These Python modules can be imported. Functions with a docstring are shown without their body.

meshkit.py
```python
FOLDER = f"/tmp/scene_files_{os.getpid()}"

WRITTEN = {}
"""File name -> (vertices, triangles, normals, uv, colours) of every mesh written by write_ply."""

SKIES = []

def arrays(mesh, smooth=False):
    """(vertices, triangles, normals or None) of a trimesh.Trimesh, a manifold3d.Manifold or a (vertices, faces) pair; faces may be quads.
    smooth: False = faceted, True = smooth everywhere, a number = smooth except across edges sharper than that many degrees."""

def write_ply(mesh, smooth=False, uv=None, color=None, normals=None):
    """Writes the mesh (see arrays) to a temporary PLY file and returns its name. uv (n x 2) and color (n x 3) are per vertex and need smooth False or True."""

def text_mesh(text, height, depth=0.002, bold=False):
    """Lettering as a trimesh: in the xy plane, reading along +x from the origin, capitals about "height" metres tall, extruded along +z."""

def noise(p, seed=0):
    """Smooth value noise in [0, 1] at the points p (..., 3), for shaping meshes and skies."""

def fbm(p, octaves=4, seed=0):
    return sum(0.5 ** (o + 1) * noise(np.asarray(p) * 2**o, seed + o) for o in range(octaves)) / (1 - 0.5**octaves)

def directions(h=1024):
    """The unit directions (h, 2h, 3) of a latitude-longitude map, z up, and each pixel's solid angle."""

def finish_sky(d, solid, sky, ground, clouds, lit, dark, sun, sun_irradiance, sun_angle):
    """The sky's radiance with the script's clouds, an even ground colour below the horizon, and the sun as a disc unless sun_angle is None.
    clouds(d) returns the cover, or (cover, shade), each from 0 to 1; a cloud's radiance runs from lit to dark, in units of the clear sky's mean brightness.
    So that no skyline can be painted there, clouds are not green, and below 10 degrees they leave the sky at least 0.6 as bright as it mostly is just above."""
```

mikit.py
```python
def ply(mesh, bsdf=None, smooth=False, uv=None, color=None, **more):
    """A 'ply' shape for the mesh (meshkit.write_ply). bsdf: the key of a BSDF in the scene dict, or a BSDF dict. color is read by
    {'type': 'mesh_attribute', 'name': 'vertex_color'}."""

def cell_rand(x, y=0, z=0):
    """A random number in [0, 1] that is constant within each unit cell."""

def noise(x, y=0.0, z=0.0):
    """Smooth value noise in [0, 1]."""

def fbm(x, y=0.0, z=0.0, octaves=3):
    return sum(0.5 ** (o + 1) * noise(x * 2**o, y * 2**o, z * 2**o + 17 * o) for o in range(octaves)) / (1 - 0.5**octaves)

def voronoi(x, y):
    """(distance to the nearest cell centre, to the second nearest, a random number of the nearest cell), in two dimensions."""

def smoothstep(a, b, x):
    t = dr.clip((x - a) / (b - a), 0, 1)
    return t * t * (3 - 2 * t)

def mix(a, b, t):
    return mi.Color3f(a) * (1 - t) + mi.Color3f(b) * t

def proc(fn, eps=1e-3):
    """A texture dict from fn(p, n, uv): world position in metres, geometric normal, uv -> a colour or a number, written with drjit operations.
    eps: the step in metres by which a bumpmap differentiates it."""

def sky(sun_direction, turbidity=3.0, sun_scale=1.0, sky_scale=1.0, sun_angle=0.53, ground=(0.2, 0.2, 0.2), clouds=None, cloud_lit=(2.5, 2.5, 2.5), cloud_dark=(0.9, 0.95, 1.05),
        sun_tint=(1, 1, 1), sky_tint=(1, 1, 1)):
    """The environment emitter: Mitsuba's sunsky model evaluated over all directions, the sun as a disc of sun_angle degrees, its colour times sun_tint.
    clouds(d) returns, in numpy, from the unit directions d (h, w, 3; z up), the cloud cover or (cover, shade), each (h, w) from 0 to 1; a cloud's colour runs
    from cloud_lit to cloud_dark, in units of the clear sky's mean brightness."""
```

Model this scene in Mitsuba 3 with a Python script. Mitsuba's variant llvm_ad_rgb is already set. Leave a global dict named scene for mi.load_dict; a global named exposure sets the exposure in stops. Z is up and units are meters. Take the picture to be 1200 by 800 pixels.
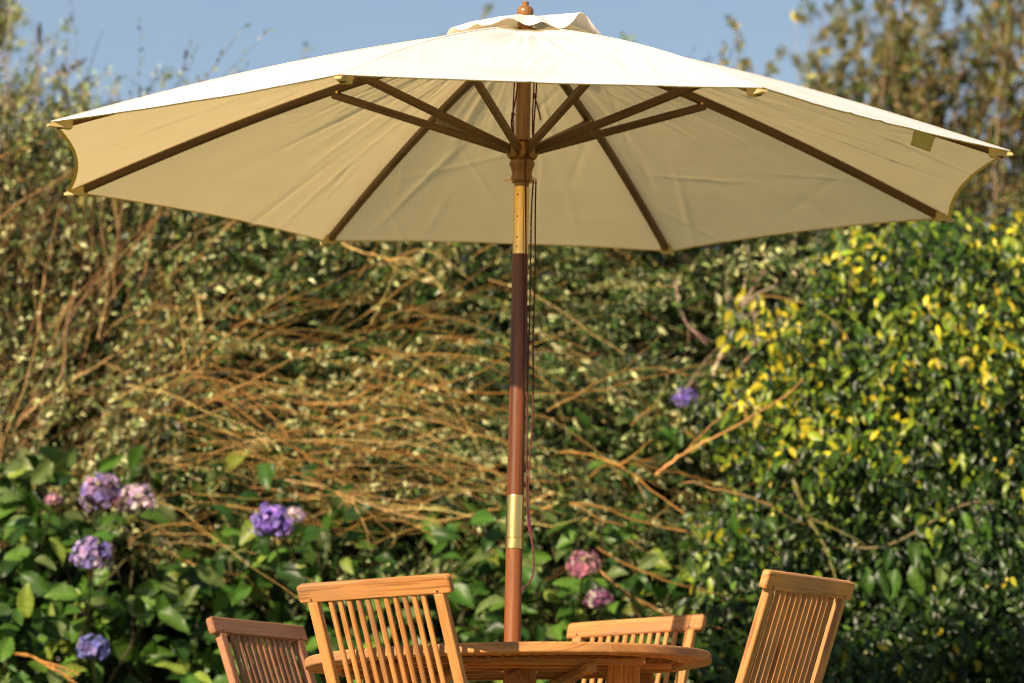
import math
import numpy as np
import trimesh
import drjit as dr
import mitsuba as mi
import mikit
import meshkit
from mikit import fbm, noise, mix, smoothstep, cell_rand

T = mi.ScalarTransform4f
scene, labels = {}, {}
rng = np.random.default_rng(7)
PI = math.pi

# ------------------------------------------------------------------ camera, sky, exposure
CAM = np.array([0.01, -12.0, 0.167])
PITCH, FOC = 0.117, 5276.0 / 1200.0           # focal length in picture widths
FW = np.array([0, math.cos(PITCH), math.sin(PITCH)])
UP = np.array([0, -math.sin(PITCH), math.cos(PITCH)])
scene['camera'] = {
    'type': 'thinlens', 'fov': math.degrees(2 * math.atan(0.5 / FOC)), 'fov_axis': 'x',
    'aperture_radius': 0.025, 'focus_distance': 11.75, 'near_clip': 0.1, 'far_clip': 3000.0,
    'to_world': T().look_at(origin=CAM.tolist(), target=(CAM + FW).tolist(), up=[0, 0, 1]),
}
SUN_AZ, SUN_EL = math.radians(35.5), math.radians(28)
SUN = np.array([-math.sin(SUN_AZ) * math.cos(SUN_EL), -math.cos(SUN_AZ) * math.cos(SUN_EL), math.sin(SUN_EL)])


def thin_cloud(d):
    c = meshkit.fbm(d * np.array([5.0, 5.0, 16.0]) + 3.1, 5, seed=4)
    return 0.04 + np.clip((c - 0.42) * 2.4, 0, 0.42)


scene['sky'] = mikit.sky(SUN, turbidity=3.0, sky_scale=0.60, sun_tint=(1.0, 1.03, 1.15), sky_tint=(1.12, 1.0, 0.98), clouds=thin_cloud,
                         cloud_lit=(1.50, 1.58, 1.80), cloud_dark=(1.0, 1.05, 1.1))
exposure = 2.68


def at(px, py, Y):
    """the world point at depth Y that stands at this place of a 1200 x 800 picture"""
    d = FW + UP * ((400 - py) / (FOC * 1200)) + np.array([1, 0, 0]) * ((px - 600) / (FOC * 1200))
    return CAM + d * ((Y - CAM[1]) / d[1])


# ------------------------------------------------------------------ materials
def bs(name, d):
    scene[name] = d
    return name


def rgb(*c):
    return {'type': 'rgb', 'value': list(c)}


VC = {'type': 'mesh_attribute', 'name': 'vertex_color'}


def leaf_bsdf(name, gloss, rough, thin):
    bs(name, {'type': 'blendbsdf', 'weight': thin,
              'a': {'type': 'twosided', 'b': {'type': 'principled', 'base_color': VC, 'roughness': rough, 'specular': gloss}},
              'b': {'type': 'principledthin', 'base_color': VC, 'roughness': 0.6, 'diff_trans': 1.7}})


leaf_bsdf('leaf_dull', 0.4, 0.5, 0.3)
leaf_bsdf('leaf_soft', 0.32, 0.40, 0.35)
leaf_bsdf('leaf_glossy', 0.34, 0.36, 0.3)
bs('stem_bark', {'type': 'twosided', 'b': {'type': 'principled', 'base_color': VC, 'roughness': 0.7, 'specular': 0.3}})
bs('petal', {'type': 'principledthin', 'base_color': VC, 'roughness': 0.7, 'diff_trans': 0.7})


def wood(light, mid, dark, wear=0.0):
    def fn(p, n, uv):
        k = dr.floor(uv.x / 8)
        tone = cell_rand(k, 3, 5)
        u, v = uv.x, uv.y
        v = v + (noise(u * 3.0, v * 9.0, k) - 0.5) * 0.012
        broad = fbm(u * 1.6 + 7, v * 34, k, 3)
        fine = fbm(u * 9, v * 420, k, 2)
        t = dr.clip((broad - 0.28) * 1.5 + (tone - 0.5) * 1.25, 0, 1)
        c = mix(light, mid, t)
        c = mix(c, dark, smoothstep(0.50, 0.78, fine) * (0.45 + 0.40 * tone))
        c = mix(c, dark, smoothstep(0.70, 0.86, noise(u * 5, v * 60, k + 3)) * 0.35)
        if wear:
            g = smoothstep(0.45, 0.75, fbm(u * 4, v * 14, k + 9, 4)) * wear
            c = mix(c, mi.Color3f(0.20, 0.13, 0.085), g)
        return c
    return fn


def wood_bump(p, n, uv):
    return fbm(uv.x * 10, uv.y * 430, 0.0, 2)


def wood_bsdf(name, *cols, rough=0.5, spec=0.35, coat=0.0, wear=0.0, bump=0.0005):
    bs(name, {'type': 'twosided', 'b': {'type': 'bumpmap', 'scale': bump, 'arbitrary': mikit.proc(wood_bump, 4e-4), 'nested': {
        'type': 'principled', 'base_color': mikit.proc(wood(*cols, wear=wear)), 'roughness': rough, 'specular': spec,
        'clearcoat': coat, 'clearcoat_gloss': 0.85}}})


wood_bsdf('teak', (0.54, 0.250, 0.078), (0.42, 0.175, 0.050), (0.19, 0.074, 0.022), wear=0.40)
wood_bsdf('teak_aged', (0.33, 0.155, 0.075), (0.24, 0.100, 0.047), (0.115, 0.048, 0.025), wear=0.5)
wood_bsdf('mahogany', (0.180, 0.055, 0.012), (0.092, 0.026, 0.007), (0.034, 0.010, 0.004), rough=0.34, spec=0.35, coat=0.3, bump=0.0004)
wood_bsdf('pole_wood_red', (0.205, 0.070, 0.019), (0.15, 0.045, 0.013), (0.075, 0.022, 0.007), rough=0.42, spec=0.35, coat=0.12, bump=0.0004)
wood_bsdf('pole_wood', (0.27, 0.130, 0.036), (0.19, 0.080, 0.021), (0.09, 0.036, 0.010), rough=0.35, spec=0.5, coat=0.4, bump=0.00015)
wood_bsdf('rib_wood', (0.125, 0.070, 0.024), (0.085, 0.044, 0.015), (0.038, 0.019, 0.007), rough=0.45, bump=0.0002)


def brass_rough(p, n, uv):
    return 0.20 + 0.16 * fbm(p.x * 90, p.y * 90, p.z * 25, 3)


bs('brass', {'type': 'twosided', 'b': {'type': 'principled', 'base_color': rgb(0.92, 0.62, 0.21), 'metallic': 1.0, 'roughness': mikit.proc(brass_rough)}})
bs('dark_hole', {'type': 'diffuse', 'reflectance': rgb(0.012, 0.010, 0.008)})


def cord_col(p, n, uv):
    return mix((0.115, 0.020, 0.026), (0.05, 0.010, 0.014), smoothstep(0.4, 0.6, noise(p.x * 250, p.y * 250, p.z * 420)))


bs('cord_red', {'type': 'twosided', 'b': {'type': 'principled', 'base_color': mikit.proc(cord_col), 'roughness': 0.8}})


def weave(p, n, uv):
    return 0.5 + 0.25 * dr.sin(uv.x * 2200) + 0.25 * dr.sin(uv.y * 2200) + 0.6 * fbm(uv.x * 60, uv.y * 60, 0, 2)


def cloth_white(p, n, uv):
    c = mix((0.95, 0.95, 0.95), (0.935, 0.93, 0.925), fbm(p.x * 7, p.y * 7, p.z * 7, 4))
    return mix(c, (0.84, 0.82, 0.77), smoothstep(0.52, 0.75, fbm(p.x * 3 + 8, p.y * 3, p.z * 9, 4)) * 0.6)


def cloth_through(p, n, uv):
    return mix((0.92, 0.715, 0.37), (0.85, 0.645, 0.31), fbm(p.x * 9 + 4, p.y * 9, p.z * 9, 4))


bs('canvas', {'type': 'blendbsdf', 'weight': 0.34,
              'a': {'type': 'twosided', 'b': {'type': 'diffuse', 'reflectance': mikit.proc(cloth_white)}},
              'b': {'type': 'principledthin', 'base_color': mikit.proc(cloth_through), 'roughness': 0.9, 'diff_trans': 2.0}})
bs('canvas_double', {'type': 'twosided', 'b': {'type': 'principled', 'base_color': rgb(0.52, 0.41, 0.19), 'roughness': 0.9, 'specular': 0.1}})
bs('hem_tape', {'type': 'twosided', 'b': {'type': 'principled', 'base_color': rgb(0.50, 0.39, 0.12), 'roughness': 0.9, 'specular': 0.1}})
bs('patch_cloth', {'type': 'twosided', 'b': {'type': 'principled', 'base_color': rgb(0.47, 0.46, 0.24), 'roughness': 0.9, 'specular': 0.1}})


def lawn(p, n, uv):
    a = fbm(p.x * 0.8, p.y * 0.8, 0, 4)
    b = fbm(p.x * 25, p.y * 25, 0, 3)
    c = mix((0.185, 0.205, 0.080), (0.325, 0.305, 0.145), smoothstep(0.35, 0.65, a))
    return mix(c, (0.080, 0.095, 0.035), smoothstep(0.45, 0.7, b) * 0.6)


bs('lawn_turf', {'type': 'bumpmap', 'scale': 0.02, 'arbitrary': mikit.proc(lambda p, n, uv: fbm(p.x * 40, p.y * 40, 0, 3)),
                 'nested': {'type': 'diffuse', 'reflectance': mikit.proc(lawn)}})


def soil(p, n, uv):
    return mix((0.050, 0.038, 0.022), (0.022, 0.020, 0.010), fbm(p.x * 9, p.y * 9, p.z * 9, 4))


bs('soil', {'type': 'twosided', 'b': {'type': 'diffuse', 'reflectance': mikit.proc(soil)}})


# ------------------------------------------------------------------ helpers
def key(name):
    if name not in scene and name not in labels and name not in USED:
        USED.add(name)
        return name
    k = 1
    while f'{name}_{k:03d}' in USED or f'{name}_{k:03d}' in scene:
        k += 1
    USED.add(f'{name}_{k:03d}')
    return f'{name}_{k:03d}'


USED = set()


def tag(k, label=None, cat=None, group=None, kind=None):
    d = labels.setdefault(k, {})
    for a, b in (('label', label), ('category', cat), ('group', group), ('kind', kind)):
        if b:
            d[a] = b
    return k


def put(name, mesh, bsdf, smooth=False, label=None, kind=None, **kw):
    k = key(name)
    scene[k] = mikit.ply(mesh, bsdf, smooth=smooth, **kw)
    if label or kind:
        tag(k, label, None, None, kind)
    return k


def tr(v, M):
    return v @ M[:3, :3].T + M[:3, 3]


def frame(o, x, z):
    """matrix with origin o, axis x along x, z near z"""
    x = np.asarray(x, float) / np.linalg.norm(x)
    z = np.asarray(z, float)
    z = z - x * (z @ x)
    z /= np.linalg.norm(z)
    M = np.eye(4)
    M[:3, 0], M[:3, 1], M[:3, 2], M[:3, 3] = x, np.cross(z, x), z, o
    return M


def cbox(lx, ly, lz, c=0.003):
    """chamfered box, centred"""
    h = np.array([lx, ly, lz]) / 2
    c = min(c, h.min() * 0.6)
    pts = []
    for s in np.ndindex(2, 2, 2):
        s = np.array(s) * 2 - 1
        for k in range(3):
            q = h.copy() - c
            q[k] = h[k]
            pts.append(s * q)
            q2 = h.copy() - c * 0.32
            q2[k] = h[k] - c * 0.32
            q2 = h - c * np.array([0.35 if j != k else 0.35 for j in range(3)])
        pts.append(s * (h - c * 0.42))
    m = trimesh.PointCloud(np.array(pts)).convex_hull
    return m


def grain_uv(v, axis=0):
    """uv along the piece's length, in its own coordinates, with an own random place in the plank"""
    o = np.argsort([0 if k == axis else 1 for k in range(3)], kind='stable')
    k = int(rng.integers(0, 4000))
    a, b, c = v[:, o[0]], v[:, o[1]], v[:, o[2]]
    return np.stack([k * 8 + 4 + a, rng.uniform(0, 5) + b * 0.83 + c * 0.71], 1)


def split(mesh):
    v, f = np.asarray(mesh.vertices), np.asarray(mesh.faces)
    return v[f].reshape(-1, 3), np.arange(len(f) * 3).reshape(-1, 3)


def plank(name, size, M, bsdf, c=0.003, label=None):
    m = cbox(*size, c)
    v, f = split(m)
    uv = grain_uv(v)
    return put(name, (tr(v, M), f), bsdf, uv=uv, label=label)


def bar(name, p0, p1, w, t, bsdf, up=(0, 0, 1), c=0.003, label=None):
    p0, p1 = np.asarray(p0, float), np.asarray(p1, float)
    return plank(name, (np.linalg.norm(p1 - p0), w, t), frame((p0 + p1) / 2, p1 - p0, up), bsdf, c, label)


def lathe(profile, n=40):
    """profile [(r, z)] -> vertices, faces (closed by the profile itself)"""
    pr = np.array(profile, float)
    a = np.arange(n) * 2 * PI / n
    v = np.stack([pr[:, 0][:, None] * np.cos(a), pr[:, 0][:, None] * np.sin(a), np.repeat(pr[:, 1][:, None], n, 1)], -1).reshape(-1, 3)
    i, j = np.meshgrid(np.arange(len(pr) - 1), np.arange(n), indexing='ij')
    q = np.stack([i * n + j, i * n + (j + 1) % n, (i + 1) * n + (j + 1) % n, (i + 1) * n + j], -1).reshape(-1, 4)
    f = np.vstack([q[:, [0, 1, 2]], q[:, [0, 2, 3]]])
    return v, f


def put_lathe(name, profile, M, bsdf, n=40, label=None, smooth=35):
    """seam vertices kept apart by the angle; wood grain runs along z"""
    v, f = lathe(profile, n)
    m = trimesh.Trimesh(v, f, process=False)
    vv, ff, _ = meshkit.arrays(m, smooth)
    k = int(rng.integers(0, 4000))
    ang = np.arctan2(vv[:, 1], vv[:, 0])
    uv = np.stack([k * 8 + 4 + vv[:, 2], np.abs(ang) * 0.035 + 2], 1)
    mm = trimesh.Trimesh(tr(vv, M), ff, process=False)
    return put(name, mm, bsdf, smooth=True, uv=uv, label=label)


def tube_batch(P, R, sides=5):
    """P (n,k,3) polylines, R (n,k) radii -> vertices, faces"""
    P = np.asarray(P, float)
    n, k, _ = P.shape
    R = np.broadcast_to(R, (n, k))
    t = np.gradient(P, axis=1)
    t /= np.linalg.norm(t, axis=2, keepdims=True) + 1e-12
    ref = np.where(np.abs(t[:, :1, 2:]) < 0.8, [0, 0, 1.0], [0.9, 0.4, 0])
    a = np.cross(t, np.broadcast_to(ref, t.shape))
    a /= np.linalg.norm(a, axis=2, keepdims=True) + 1e-12
    b = np.cross(t, a)
    g = np.arange(sides) * 2 * PI / sides
    v = P[:, :, None] + R[:, :, None, None] * (np.cos(g)[:, None] * a[:, :, None] + np.sin(g)[:, None] * b[:, :, None])
    i, j = np.meshgrid(np.arange(k - 1), np.arange(sides), indexing='ij')
    q = np.stack([i * sides + j, i * sides + (j + 1) % sides, (i + 1) * sides + (j + 1) % sides, (i + 1) * sides + j], -1).reshape(-1, 4)
    q = np.vstack([q[:, [0, 1, 2]], q[:, [0, 2, 3]]])
    f = (q[None] + (np.arange(n) * k * sides)[:, None, None]).reshape(-1, 3)
    return v.reshape(-1, 3), f


def spline(pts, n=24):
    from scipy.interpolate import CubicSpline
    pts = np.asarray(pts, float)
    s = np.r_[0, np.cumsum(np.linalg.norm(np.diff(pts, axis=0), axis=1))]
    return CubicSpline(s, pts)(np.linspace(0, s[-1], n))


class Mass:
    """collects leaves and stems with a colour per vertex"""
    def __init__(self):
        self.v, self.f, self.c, self.n = [], [], [], 0

    def add(self, v, f, c):
        self.v.append(v)
        self.f.append(f + self.n)
        self.c.append(np.broadcast_to(c, v.shape))
        self.n += len(v)

    def put(self, name, bsdf, label=None, kind=None, smooth=False):
        if not self.n:
            return None
        return put(name, (np.vstack(self.v), np.vstack(self.f)), bsdf, smooth=smooth, color=np.clip(np.vstack(self.c), 0.003, 0.95), label=label, kind=kind)


LEAF4 = (np.array([[0, 0, 0], [0.42, 0.5, 0.10], [1, 0, -0.10], [0.42, -0.5, 0.10], [0.45, 0, 0.0]]),
         np.array([[0, 4, 1], [1, 4, 2], [0, 3, 4], [3, 2, 4]]))
LEAF8 = (np.array([[0, 0, 0], [0.22, 0.36, 0.07], [0.55, 0.48, 0.06], [0.84, 0.24, -0.04], [1, 0, -0.14],
                   [0.84, -0.24, -0.04], [0.55, -0.48, 0.06], [0.22, -0.36, 0.07], [0.3, 0, 0.01], [0.66, 0, -0.02]]),
         np.array([[0, 8, 1], [1, 8, 2], [2, 8, 9], [2, 9, 3], [3, 9, 4], [0, 7, 8], [7, 6, 8], [6, 9, 8], [6, 5, 9], [5, 4, 9]]))


def big_leaf(seed, nu=13, teeth=True):
    """a large toothed leaf with a folded midrib, arched and slightly wavy"""
    r = np.random.default_rng(seed)
    u = np.linspace(0, 1, nu)
    w = np.sin(PI * np.clip(u, 0, 1) ** 0.85) ** 0.8 * 0.5
    w[0], w[-1] = 0.03, 0.004
    if teeth:
        w = w * (1 + 0.10 * (np.arange(nu) % 2 - 0.5))
    arch, fold, ph = r.uniform(0.12, 0.34), r.uniform(0.10, 0.28), r.uniform(0, 6)
    rows = []
    for s in (-1, -0.5, 0, 0.5, 1):
        y = s * w
        z = -arch * u ** 2 + fold * np.abs(y) * 1.2 + 0.035 * np.sin(9 * u + ph + s) * abs(s)
        rows.append(np.stack([u, y, z], 1))
    v = np.stack(rows, 1).reshape(-1, 3)
    f = []
    for i in range(nu - 1):
        for j in range(4):
            a, b, c, d = i * 5 + j, i * 5 + j + 1, (i + 1) * 5 + j + 1, (i + 1) * 5 + j
            f += [[a, d, c], [a, c, b]]
    return v, np.array(f)


def leaves(tmpl, P, D, N, L, W):
    V, F = tmpl
    x = D / (np.linalg.norm(D, axis=1, keepdims=True) + 1e-12)
    z = N - x * (N * x).sum(1, keepdims=True)
    z /= np.linalg.norm(z, axis=1, keepdims=True) + 1e-12
    y = np.cross(z, x)
    L, W = np.broadcast_to(L, len(P))[:, None, None], np.broadcast_to(W, len(P))[:, None, None]
    v = P[:, None] + L * V[None, :, :1] * x[:, None] + W * V[None, :, 1:2] * y[:, None] + L * V[None, :, 2:] * z[:, None]
    f = (F[None] + (np.arange(len(P)) * len(V))[:, None, None]).reshape(-1, 3)
    return v.reshape(-1, 3), f, len(V)


def rnd(*shape):
    return rng.standard_normal(shape)


def unit(v):
    return v / (np.linalg.norm(v, axis=-1, keepdims=True) + 1e-12)


def grow(P0, D0, L, k, bend, wob=0.12):
    """polylines (n,k,3) that leave P0 along D0 and turn towards bend"""
    n = len(P0)
    P = np.empty((n, k, 3))
    P[:, 0] = P0
    d = unit(D0)
    st = (np.broadcast_to(L, n) / (k - 1))[:, None]
    for i in range(1, k):
        d = unit(d + np.asarray(bend) / (k - 1) + wob * rnd(n, 3))
        P[:, i] = P[:, i - 1] + d * st
    return P


def along(P, m, lo=0.1, hi=1.0):
    """m points and tangents along each polyline"""
    n, k, _ = P.shape
    t = np.linspace(lo, hi, m)[None] + rng.uniform(-0.4, 0.4, (n, m)) * (hi - lo) / m
    t = np.clip(t, 0, 0.9999) * (k - 1)
    i = t.astype(int)
    fr = (t - i)[..., None]
    ix = np.arange(n)[:, None]
    a, b = P[ix, i], P[ix, i + 1]
    return a * (1 - fr) + b * fr, unit(b - a), t / (k - 1)


def pick(cols, w, n, var=0.22):
    cols = np.array(cols, float)
    w = np.array(w, float) / np.sum(w)
    c = cols[rng.choice(len(cols), n, p=w)]
    return c * np.exp(rnd(n, 1) * var) * (1 + 0.06 * rnd(n, 3))


def twigs(mass, stem, P0, D0, L, nleaf, leaf, ll, lw, cols, w, bend=(0, 0, -0.3), spread=0.9, k=6, r0=0.0022, stemcol=(0.25, 0.15, 0.07),
          wob=0.12, face=(0, -0.5, 0.7), tmpl=LEAF4, lo=0.12, droop=0.0, var=0.22):
    P = grow(P0, D0, L, k, bend, wob)
    n = len(P0)
    if stem is not None:
        rad = np.linspace(1, 0.35, k)[None] * (r0 * np.exp(0.25 * rnd(n, 1)))
        v, f = tube_batch(P, rad, 3)
        c = np.repeat(pick([stemcol], [1], n, 0.3), k * 3, 0)
        stem.add(v, f, c)
    q, tng, t = along(P, nleaf, lo)
    q, tng, t = q.reshape(-1, 3), tng.reshape(-1, 3), t.reshape(-1)
    side = unit(np.cross(tng, rnd(len(q), 3)))
    d = unit(tng * (1 - spread * 0.5) + side * spread + np.array([0, 0, -droop]))
    nn = unit(np.asarray(face)[None] + 0.55 * rnd(len(q), 3))
    sz = np.exp(0.22 * rnd(len(q))) * (1 - 0.35 * t)
    v, f, m = leaves(tmpl, q, d, nn, ll * sz, lw * sz)
    mass.add(v, f, np.repeat(pick(cols, w, len(q), var), m, 0))
    return P


# ------------------------------------------------------------------ ground and bank
def slope_z(x, y):
    """the lawn under the furniture falls gently towards the hedge"""
    f = np.exp(-(np.asarray(x) ** 2 + np.asarray(y) ** 2) / 60.0)
    return (-0.024 * np.asarray(y) + 0.012 * np.asarray(x)) * f


g = np.sort(np.concatenate([np.linspace(-9, 9, 73), np.sign(np.linspace(-1, 1, 60)) * np.geomspace(9.5, 900, 30)[np.r_[29:-1:-1, 0:30]]]))
gx, gy = np.meshgrid(g, g, indexing='ij')
gz = slope_z(gx, gy) + 0.015 * (meshkit.fbm(np.stack([gx * 0.7, gy * 0.7, gx * 0], -1), 3, seed=2) - 0.5)
gv = np.stack([gx, gy, gz], -1).reshape(-1, 3)
ii, jj = np.meshgrid(np.arange(len(g) - 1), np.arange(len(g) - 1), indexing='ij')
gq = np.stack([ii * len(g) + jj, (ii + 1) * len(g) + jj, (ii + 1) * len(g) + jj + 1, ii * len(g) + jj + 1], -1).reshape(-1, 4)
tag(put('lawn', (gv, gq), 'lawn_turf', smooth=True), 'grass lawn under the table and chairs', kind='structure')

bx = np.linspace(-14, 14, 113)
prof = np.array([[3.75, -0.15], [3.95, 0.25], [4.15, 0.7], [4.35, 1.15], [4.6, 1.65], [4.85, 2.05], [5.15, 2.35], [5.7, 2.5], [6.5, 2.35], [7.4, 1.5], [8.2, 0.5], [8.8, -0.2]])
bv = np.stack([np.repeat(bx, len(prof)), np.tile(prof[:, 0], len(bx)), np.tile(prof[:, 1], len(bx))], 1)
bn = meshkit.fbm(bv * 1.3, 4, seed=11) - 0.5
bv[:, 1] += bn * 0.5
bv[:, 2] += (meshkit.fbm(bv * 1.1 + 9, 4, seed=5) - 0.5) * 0.35 * (bv[:, 2] > 0)
npf = len(prof)
ii, jj = np.meshgrid(np.arange(len(bx) - 1), np.arange(npf - 1), indexing='ij')
bq = np.stack([ii * npf + jj, (ii + 1) * npf + jj, (ii + 1) * npf + jj + 1, ii * npf + jj + 1], -1).reshape(-1, 4)
tag(put('earth_bank', (bv, bq), 'soil', smooth=True), 'earth bank under the shrubs behind the parasol', kind='structure')

# ------------------------------------------------------------------ parasol
tag('parasol', 'open cream garden parasol on a dark wooden pole through the round table', 'parasol')
BASE = np.array([0.010, 0.0, 0.734])
AX = np.array([0.0205, 0.025, 1.0])
AX /= np.linalg.norm(AX)
AU = unit(np.cross([0, 1, 0], AX))
AV = np.cross(AX, AU)
MA = np.eye(4)
MA[:3, 0], MA[:3, 1], MA[:3, 2], MA[:3, 3] = AU, AV, AX, BASE


def sx(py):
    """height along the pole of a picture row"""
    lo, hi = -1.0, 3.0
    for _ in range(40):
        m = (lo + hi) / 2
        d = BASE + AX * m - CAM
        y = 400 - FOC * 1200 * (d @ UP) / (d @ FW)
        lo, hi = (m, hi) if y > py else (lo, m)
    return lo


S_TOP, DROP, RAD = 1.690, 0.404, 1.35
ROT = 0.055
RIBA = np.radians(180 + 22.5) + ROT - np.arange(8) * PI / 4


def canopy_pt(a, t, lift=0.0):
    """point of the cloth over the rib at angle a, t from 0 (apex) to 1 (tip), in pole coordinates"""
    t = np.asarray(t, float)
    z = S_TOP + 0.022 - DROP * t + 0.028 * np.sin(PI * np.clip(t, 0, 1)) + lift
    return np.stack([RAD * t * np.cos(a), RAD * t * np.sin(a), z], -1)


# pole, from the ground up
PP = 'parasol__'
r1, r2 = 0.0225, 0.0198
put_lathe(PP + 'lower_pole', [(0, -0.72), (r1, -0.72), (r1, sx(642)), (0, sx(642))], MA, 'pole_wood_red', label='reddish lower half of the pole standing in the table')
put_lathe(PP + 'brass_joint', [(0, sx(643)), (r1 + 0.0016, sx(643)), (r1 + 0.0020, sx(642)), (r1 + 0.0020, sx(631)), (r1 + 0.0004, sx(630.5)), (r1 + 0.0004, sx(630)),
                               (r1 + 0.0010, sx(629.5)), (r1 + 0.0010, sx(581)), (r1 + 0.0004, sx(580)), (0, sx(580))], MA, 'brass', label='brass sleeve joining the two halves of the pole')
put_lathe(PP + 'pole', [(0, sx(580.5)), (r1, sx(580.5)), (r1 - 0.0015, sx(298)), (0, sx(298))], MA, 'mahogany', label='dark mahogany stretch of pole between the brass sleeves')
put_lathe(PP + 'brass_sleeve', [(0, sx(298.5)), (r2 + 0.0012, sx(298.5)), (r2 + 0.0012, sx(247)), (r2 + 0.0006, sx(246.6)), (r2 + 0.0012, sx(246)), (r2 + 0.0012, sx(219.5)), (0, sx(219))], MA, 'brass',
          label='brass sleeve with pin holes below the hub')
for yy in (229.5, 255, 279, 290):
    c = np.array([math.cos(-2.05), math.sin(-2.05), 0])
    h = trimesh.creation.cylinder(0.0022, 0.002, sections=10)
    hv = tr(np.asarray(h.vertices), frame(c * (r2 + 0.0010) + np.array([0, 0, sx(yy)]), [0, 0, 1], c))
    put(PP + 'brass_sleeve__pin_hole', (tr(hv, MA), h.faces), 'dark_hole')
put_lathe(PP + 'upper_pole', [(0, sx(219.5)), (r2, sx(219.5)), (r2, S_TOP - 0.05), (0, S_TOP - 0.05)], MA, 'pole_wood', label='golden brown upper pole under the canopy')
put_lathe(PP + 'top_hub', [(0, S_TOP - 0.052), (0.045, S_TOP - 0.05), (0.058, S_TOP - 0.035), (0.058, S_TOP - 0.008), (0.04, S_TOP + 0.005), (0.02, S_TOP + 0.008), (0.02, sx(21)), (0, sx(21))], MA, 'pole_wood')
sb = sx(20.5)
put_lathe(PP + 'finial', [(0, sb - 0.004), (0.016, sb - 0.003), (0.0205, sb + 0.004), (0.0232, sb + 0.013), (0.0222, sb + 0.021), (0.0175, sb + 0.0275), (0.0115, sb + 0.031), (0.0088, sb + 0.0335),
                          (0.0090, sb + 0.037), (0.0100, sb + 0.040), (0.0092, sb + 0.0425), (0, sb + 0.043)], MA, 'pole_wood', label='turned wooden finial above the canopy')
hs = sx(178)
put_lathe(PP + 'hub', [(r2, hs - 0.084), (0.0275, hs - 0.084), (0.0300, hs - 0.079), (0.0300, hs - 0.070), (0.0272, hs - 0.066), (0.0272, hs - 0.058), (0.0305, hs - 0.044), (0.0345, hs - 0.038),
                       (0.0345, hs - 0.030), (0.0310, hs - 0.024), (0.0260, hs - 0.020), (0.0260, hs + 0.024), (0.0310, hs + 0.028), (0.0310, hs + 0.034), (r2, hs + 0.036)], MA, 'pole_wood', label='turned wooden hub that carries the eight struts')
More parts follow.
